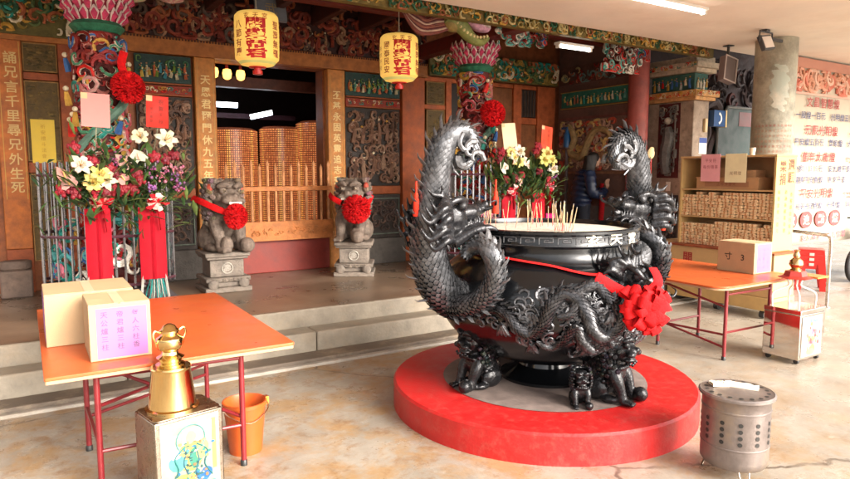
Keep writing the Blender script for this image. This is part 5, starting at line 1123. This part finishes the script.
proto = None; rr = random.Random(12)
for sh, z0 in enumerate((.803, 1.179)):
    for c in range(13):
        hgt = 8 - (rr.choice((0, 0, 0, 0, 1)) if c < 9 else rr.choice((0, 1, 1, 2)))
        for r in range(hgt):
            if proto is None:
                m = MB((.85, .62, .36)); hx6 = [(-.0445, .018), (-.034, .0005), (.034, .0005), (.0445, .018), (.034, .0355), (-.034, .0355)]
                m.prism(hx6, lambda u, v, d: (-.07 + d, u, v), .14); m.box(-.0725, -.0703, -.036, .036, .0165, .0195, (.36, .15, .06)); m.box(-.0735, -.0702, -.008, .008, .001, .035, (.5, .22, .08))
                proto = o = tag(m.build('joss_paper_bundle', m_paper), 'small tan bundle of folded joss paper stacked on the cabinet shelves', 'paper bundle', 'joss paper bundles on the shelves')
            else: o = proto.copy(); C.objects.link(o)
            o.location = (7.60 + rr.uniform(-.02, .02), 4.297 + c * .0955 + rr.uniform(-.003, .003), z0 + r * .0395); o.rotation_euler = (0, 0, rr.gauss(0, .04))
            o.scale = (1, 1, 1)
for k, (y, zz) in enumerate(((5.12, 1.49), (4.62, 1.14))):
    pass
def hang_card(y0, y1, z0, z1, col, txt, tc, label):
    m = MB(col); m.box(-.004, 0, y0 - (y0 + y1) / 2, y1 - (y0 + y1) / 2, z0, z1); yc = 0
    for i, s in enumerate(txt): m.text(s, faceX(-.004), 0, z1 - .08 - i * .08, .05, tc, d=.001)
    tag(m.build('notice_card', m_paper), label, 'notice', None, (7.485, (y0 + y1) / 2, 0))
hang_card(4.93, 5.2, 1.63, 1.975, (.75, .35, .38), ('平安符', '每份隨喜'), (.35, .08, .1), 'pink notice card hung over the top shelf of the cabinet')
hang_card(4.58, 4.86, 1.62, 1.975, (.76, .68, .42), ('  ', ' ', '光明燈'), (.25, .15, .1), 'cream notice card hung over the top shelf of the cabinet')
m = MB((.5, .28, .13)); m.box(-.15, .15, -.42, .42, 0, .13); m.box(-.152, -.1505, -.3, .3, .03, .1, (.4, .2, .1)); m.text('上等淨香末', faceX(-.152), 0, .065, .05, (.25, .1, .05), d=.001); m.box(-.155, .155, -.43, .43, .131, .15); m.box(-.1, .12, .0, .2, .151, .27, (.55, .33, .17)); m.box(-.1, .12, -.35, -.05, .151, .24, (.52, .3, .15))
tag(m.build('incense_carton', m_card, bevel=.004), 'long brown carton lying in the top compartment of the shelf cabinet', 'box', None, (7.7, 4.88, 1.534))
m = MB((.8, .74, .62)); m.lathe([(0, 0), (.026, 0), (.036, .09), (.038, .092), (.034, .09), (.024, .004), (0, .004)], 20); tag(m.build('paper_cup', m_paper), 'white paper cup standing on top of the shelf cabinet', 'cup', None, (7.66, 4.62, 1.956))
t = thing('small_cupboard', 'plain yellow wooden cupboard behind the left end of the shelf cabinet', 'cupboard', (7.75, 5.70, 0)); m = MB(WY); m.box(-.2, .2, -.115, .17, 0, .78); m.build('carcass', m_card, t, bevel=.005); m = MB(WD); m.box(-.21, .21, -.12, .18, .782, .80); m.build('top', m_card, t)

# ------------------------------------------------------------------ banner, railing, stools, motorcycle
BY = 5.25; x0, x1, zb, zt = 9.5, 13.2, .64, 3.43
t = thing('price_banner', 'large cream banner with red and blue writing hung right of the round pillar', 'banner', (x0, BY, 0)); W = x1 - x0
m = MB((.52, .45, .355)); nx = 40
vs = []; fs = []
for i in range(nx + 1):
    for j in range(13): u = W * i / nx; z = zb + (zt - zb) * j / 12; vs.append((u, .012 * sin(u * 3.1) * (1 - j / 12) + .006 * sin(z * 5 + u), z))
for i in range(nx):
    for j in range(12): a = i * 13 + j; fs.append((a, a + 13, a + 14, a + 1))
m.add(vs, fs); o = m.build('sheet', m_paper, t); sd = o.modifiers.new('thick', 'SOLIDIFY'); sd.thickness = .004
f = frontY(-.022)
m = MB((.55, .26, .19)); m.box(0, W, -.026, -.022, 3.28, 3.425); m.box(0, W, -.026, -.022, 2.9, 2.93, (.7, .42, .34)); rr = random.Random(2)
scrolls(m, lambda u, v, d=0: (u, -.022 - min(.004, d * .1), v), .03, W - .05, 2.95, 3.26, 150, [(.62, .2, .14), (.68, .35, .25), (.6, .28, .18), (.7, .45, .35)], .12, rr, .2); m.build('printed_border', m_paper, t)
m = MB()
RD = (.36, .03, .03); BL = (.04, .055, .15)
for (s, u, z, sz, c) in (('文昌智慧燈', .98, 2.80, .16, RD), ('每盞全年五百元', 2.25, 2.76, .1, RD), ('一般燈一百元 光明燈五百元 香油隨喜', 1.5, 2.60, .115, BL), ('元辰光明燈', .98, 2.38, .16, RD), ('每盞全年六百元', 2.25, 2.34, .1, RD), ('平安燈五百元 闔家燈 大發財燈 點香', 1.5, 2.2, .115, BL),
    ('值年太歲燈', .95, 1.98, .16, RD), ('每盞全年六百元', 2.2, 1.94, .1, RD), ('全家135元 安太歲平安 點燈祈福', 1.45, 1.80, .115, BL), ('福德平安香燈 祈求平安 事業順利', 1.4, 1.63, .115, BL), ('平安光明燈', .95, 1.42, .16, RD), ('每盞全年五百元', 2.2, 1.38, .1, RD), ('一般平安香燈 光明燈 消災解厄', 1.35, 1.23, .115, BL), ('金玉滿堂 十方信眾', 1.25, .75, .12, (.5, .12, .16))):
    m = MB(); m.text(s, f, u, z, sz, c, off=.01, wide=1.15, d=.003); m.build('lettering', m_ink, t)
m = MB(); 
for i, ch in enumerate('歡迎點燈'):
    u = .26 + i * .43; m.add([f(u + .175 * cos(q), 1.02 + .13 * sin(q), .003) for q in [2 * PI * k / 32 for k in range(32)]], [tuple(range(32))], (.55, .06, .06)); m.text(ch, f, u, 1.02, .16, (.78, .62, .5), off=.015, wide=1.25, d=.006)
m.build('red_discs', m_ink, t)
m = MB((.4, .4, .38))
for x in (-.02, W + .02): m.tube([(x, .03, 0), (x, .03, 3.449)], .02, 8)
m.tube([(-.02, .03, zt), (W + .02, .03, zt)], .015, 8); m.build('frame', m_steel, t)
t = thing('steel_railing', 'bent stainless steel handrail beside the shelf cabinet', 'railing', (8.8, 4.19, 0))
m = MB((.5, .42, .38)); m.tube(spline([(0, 0, .0), (0, 0, .5), (0, 0, .86), (-.0, .04, .93), (-.02, .12, .94), (.1, 1.0, .97), (.14, 1.2, .97)], 6), .022, 12); m.build('rail', m_steel, t); m = MB((.5, .42, .38)); m.tube([(.06, .55, 0), (.06, .55, .94)], .018, 10); m.build('post', m_steel, t)
m = MB((.4, .36, .32)); m.lathe([(.045, 0), (.045, .008), (.024, .012)], 16); m.build('floor_flange', m_steel, t)
proto = None
for i in range(3):
    if proto is None:
        proto = t = thing('plastic_stool', 'red plastic stool, bottom one of the stack beyond the handrail', 'stool', (9.95, 5.0, 0), rad(30), 'stacked red plastic stools')
        m = MB((.6, .02, .015)); 
        for k in range(4):
            a = k * PI / 2; q = Matrix.Rotation(a, 4, 'Z'); m.T = q; m.add([(-.2, -.2, 0), (-.12, -.2, 0), (-.07, -.15, .32), (-.16, -.16, .44), (.2, -.2, 0), (.12, -.2, 0), (.07, -.15, .32), (.16, -.16, .44), (-.2, -.19, 0), (-.12, -.19, 0), (-.07, -.14, .32), (-.16, -.15, .44), (.2, -.19, 0), (.12, -.19, 0), (.07, -.14, .32), (.16, -.15, .44)],
                [(0, 1, 2, 3), (5, 4, 7, 6), (3, 2, 6, 7), (11, 10, 9, 8), (14, 15, 12, 13), (15, 14, 10, 11), (1, 9, 10, 2), (6, 14, 13, 5), (2, 10, 14, 6)])
        m.T = None; m.build('legs', m_plast, t); m = MB((.6, .02, .015)); m.prism(rrect(-.165, .165, -.165, .165, .03), lambda u, v, d: (u, v, .44 + d), .02); m.build('seat', m_plast, t, bevel=.005)
        m = MB((.7, .55, .5)); 
        for k in range(4): m.T = Matrix.Rotation(k * PI / 2, 4, 'Z'); m.box(-.03, .03, -.168, -.158, .37, .41)
        m.build('slot', m_plast, t)
    else: dup(proto, (9.95, 5.0, i * .075), rad(30), ['', 'red plastic stool, middle one of the stack beyond the handrail', 'red plastic stool, top one of the stack beyond the handrail'][i])
t = thing('parked_motorcycle', 'dark parked motorcycle seen only by its front wheel at the right edge below the banner', 'motorcycle', (11.2, 4.95, 0))
for x in (0, 1.25):
    m = MB((.02, .02, .022)); m.tube([(x + .24 * cos(a), 0, .27 + .24 * sin(a)) for a in [i * PI / 16 for i in range(33)]], .04, 10); wh = m.build('tyre', m_rubber, t)
    m = MB((.4, .4, .42)); m.tube([(x + .17 * cos(a), 0, .27 + .17 * sin(a)) for a in [i * PI / 16 for i in range(33)]], .018, 8)
    for k in range(5): m.tube([(x, 0, .27), (x + .17 * cos(k * 1.256), 0, .27 + .17 * sin(k * 1.256))], .012, 6)
    m.tube([(x, -.05, .27), (x, .05, .27)], .03, 10); m.build('rim', m_steel, t)
m = MB((.03, .03, .035))
for s in (-1, 1): m.tube([(0, s * .07, .27), (.36, s * .07, .95)], .02, 8)
m.tube([(.32, -.32, 1.0), (.38, -.1, .98), (.38, .1, .98), (.32, .32, 1.0)], .014, 8); m.build('fork_and_handlebar', m_steel, t)
m = MB((.05, .06, .1)); m.tube(spline([(.4, 0, .9), (.55, 0, .5), (.7, 0, .36), (.95, 0, .45), (1.2, 0, .68), (1.5, 0, .72)], 4), lerps([.1, .14, .13, .16, .15, .06], 4), 12); m.build('body', m_plast, t)
m = MB((.02, .02, .02)); m.ell((1.1, 0, .8), (.35, .13, .07)); m.build('saddle', m_rubber, t)

# ------------------------------------------------------------------ person
t = thing('person', 'person in dark blue padded jacket bowing with joined hands by the dragon relief wall', 'person', (7.52, 7.3, PZ), rad(60))
SK = (.45, .27, .19)
# body faces local -Y; slight bow, hands raised together before the chest
m = MB(SK); m.tube(spline([(0, .02, .86), (0, .01, 1.05), (0, -.02, 1.25), (0, -.06, 1.38), (0, -.12, 1.45)], 4), lerps([.13, .12, .14, .07, .055], 4), 14)
m.ell((0, -.17, 1.53), (.075, .095, .11)); m.ell((0, -.265, 1.5), (.013, .02, .018)); m.ell((0, -.24, 1.455), (.025, .015, .008))
for s in (-1, 1):
    m.ell((s * .075, -.16, 1.52), (.012, .022, .03)); m.tube(spline([(s * .09, .02, .86), (s * .1, 0, .48), (s * .1, .02, .1)], 4), lerps([.09, .06, .042], 4), 12); m.tube([(s * .1, .05, .04), (s * .11, -.12, .03)], [.045, .035], 10)
    m.tube(spline([(s * .19, -.04, 1.32), (s * .25, -.06, 1.06), (s * .14, -.26, 1.02), (s * .04, -.36, 1.10)], 5), lerps([.055, .045, .038, .028], 5), 10)
    m.ell((s * .022, -.385, 1.14), (.018, .03, .045))
    for k in range(4): m.tube([(s * .016, -.40 + k * .018, 1.17), (s * .013, -.41 + k * .018, 1.215), (s * .01, -.415 + k * .018, 1.25 - .006 * abs(k - 1))], [.0085, .008, .006], 6)
    m.tube([(s * .03, -.36, 1.13), (s * .03, -.345, 1.17), (s * .025, -.345, 1.195)], [.011, .009, .007], 6)
m.build('body', M('skin_tone', .5, amt=.08, color=SK), t, remesh=.008)
m = MB((.007, .016, .045))
tor = spline([(0, .03, .80), (0, .03, .95), (0, .0, 1.12), (0, -.03, 1.27), (0, -.06, 1.37)], 8); n = len(tor)
m.tube(tor, [(.185 + .03 * sin(PI * i / n)) * (.95 + .12 * abs(sin(i * PI / 4))) * (1 if i < n - 6 else 1 - .09 * (i - n + 6)) for i in range(n)], 20, flat=.78, up=(0, 1, 0))
m.tube([(0, -.07, 1.35), (0, -.1, 1.43)], [.1, .085], 14)
for s in (-1, 1):
    ar = spline([(s * .16, -.04, 1.33), (s * .25, -.04, 1.2), (s * .27, -.07, 1.04), (s * .16, -.24, 1.0), (s * .07, -.32, 1.07)], 6); m.tube(ar, [(.09 - .0013 * i) * (.96 + .16 * abs(sin(i * PI / 3))) for i in range(len(ar))], 12)
m.build('jacket', m_jacket, t)
m = MB((.02, .022, .03))
for s in (-1, 1): m.tube(spline([(s * .085, .02, .84), (s * .1, 0, .48), (s * .1, .02, .09)], 4), lerps([.12, .085, .07], 4), 14)
m.build('trousers', m_cloth, t)
m = MB((.03, .028, .03))
for s in (-1, 1): m.ell((s * .105, -.03, .045), (.055, .13, .046))
m.build('shoes', m_rubber, t)
m = MB((.012, .009, .008)); m.ell((0, -.145, 1.56), (.09, .105, .105), None, 14, 10)
for i in range(22): a = rad(-10 + 200 * i / 21); x, y = .085 * cos(a), -.14 + .1 * sin(a); m.tube([(x * .8, y, 1.6), (x * 1.05, y + .01, 1.5), (x * 1.15, y + .05, 1.34), (x, y + .07, 1.26)], [.03, .03, .026, .008], 6)
m.build('hair', m_rubber, t)
m = MB((.02, .1, .25)); m.lathe([(0, 0), (.06, 0), (.06, .22), (.035, .25), (.03, .3), (0, .3)], 16); m.box(-.02, .02, -.02, .12, .30, .34, (.02, .08, .2)); m.box(-.1, .1, -.08, .08, -.03, -.001, (.1, .06, .05)); m.tube([(0, .0, -.03), (0, 0, -1.72)], .03, 8, (.08, .05, .05))
tag(m.build('blue_dispenser', m_plast), 'blue pump bottle on a narrow stand beside the bowing person', 'bottle', None, (7.78, 7.95, 2.16))
m = MB((.5, .015, .02)); m.tube([(0, 0, 0), (.01, 0, .3), (0, 0, .62)], [.05, .06, .04], 8, flat=.3); tag(m.build('red_cloth', m_cloth), 'narrow red cloth hanging behind the person against the wall base', 'cloth', None, (7.83, 7.2, .95))
bpy.data.objects.remove(_ob)
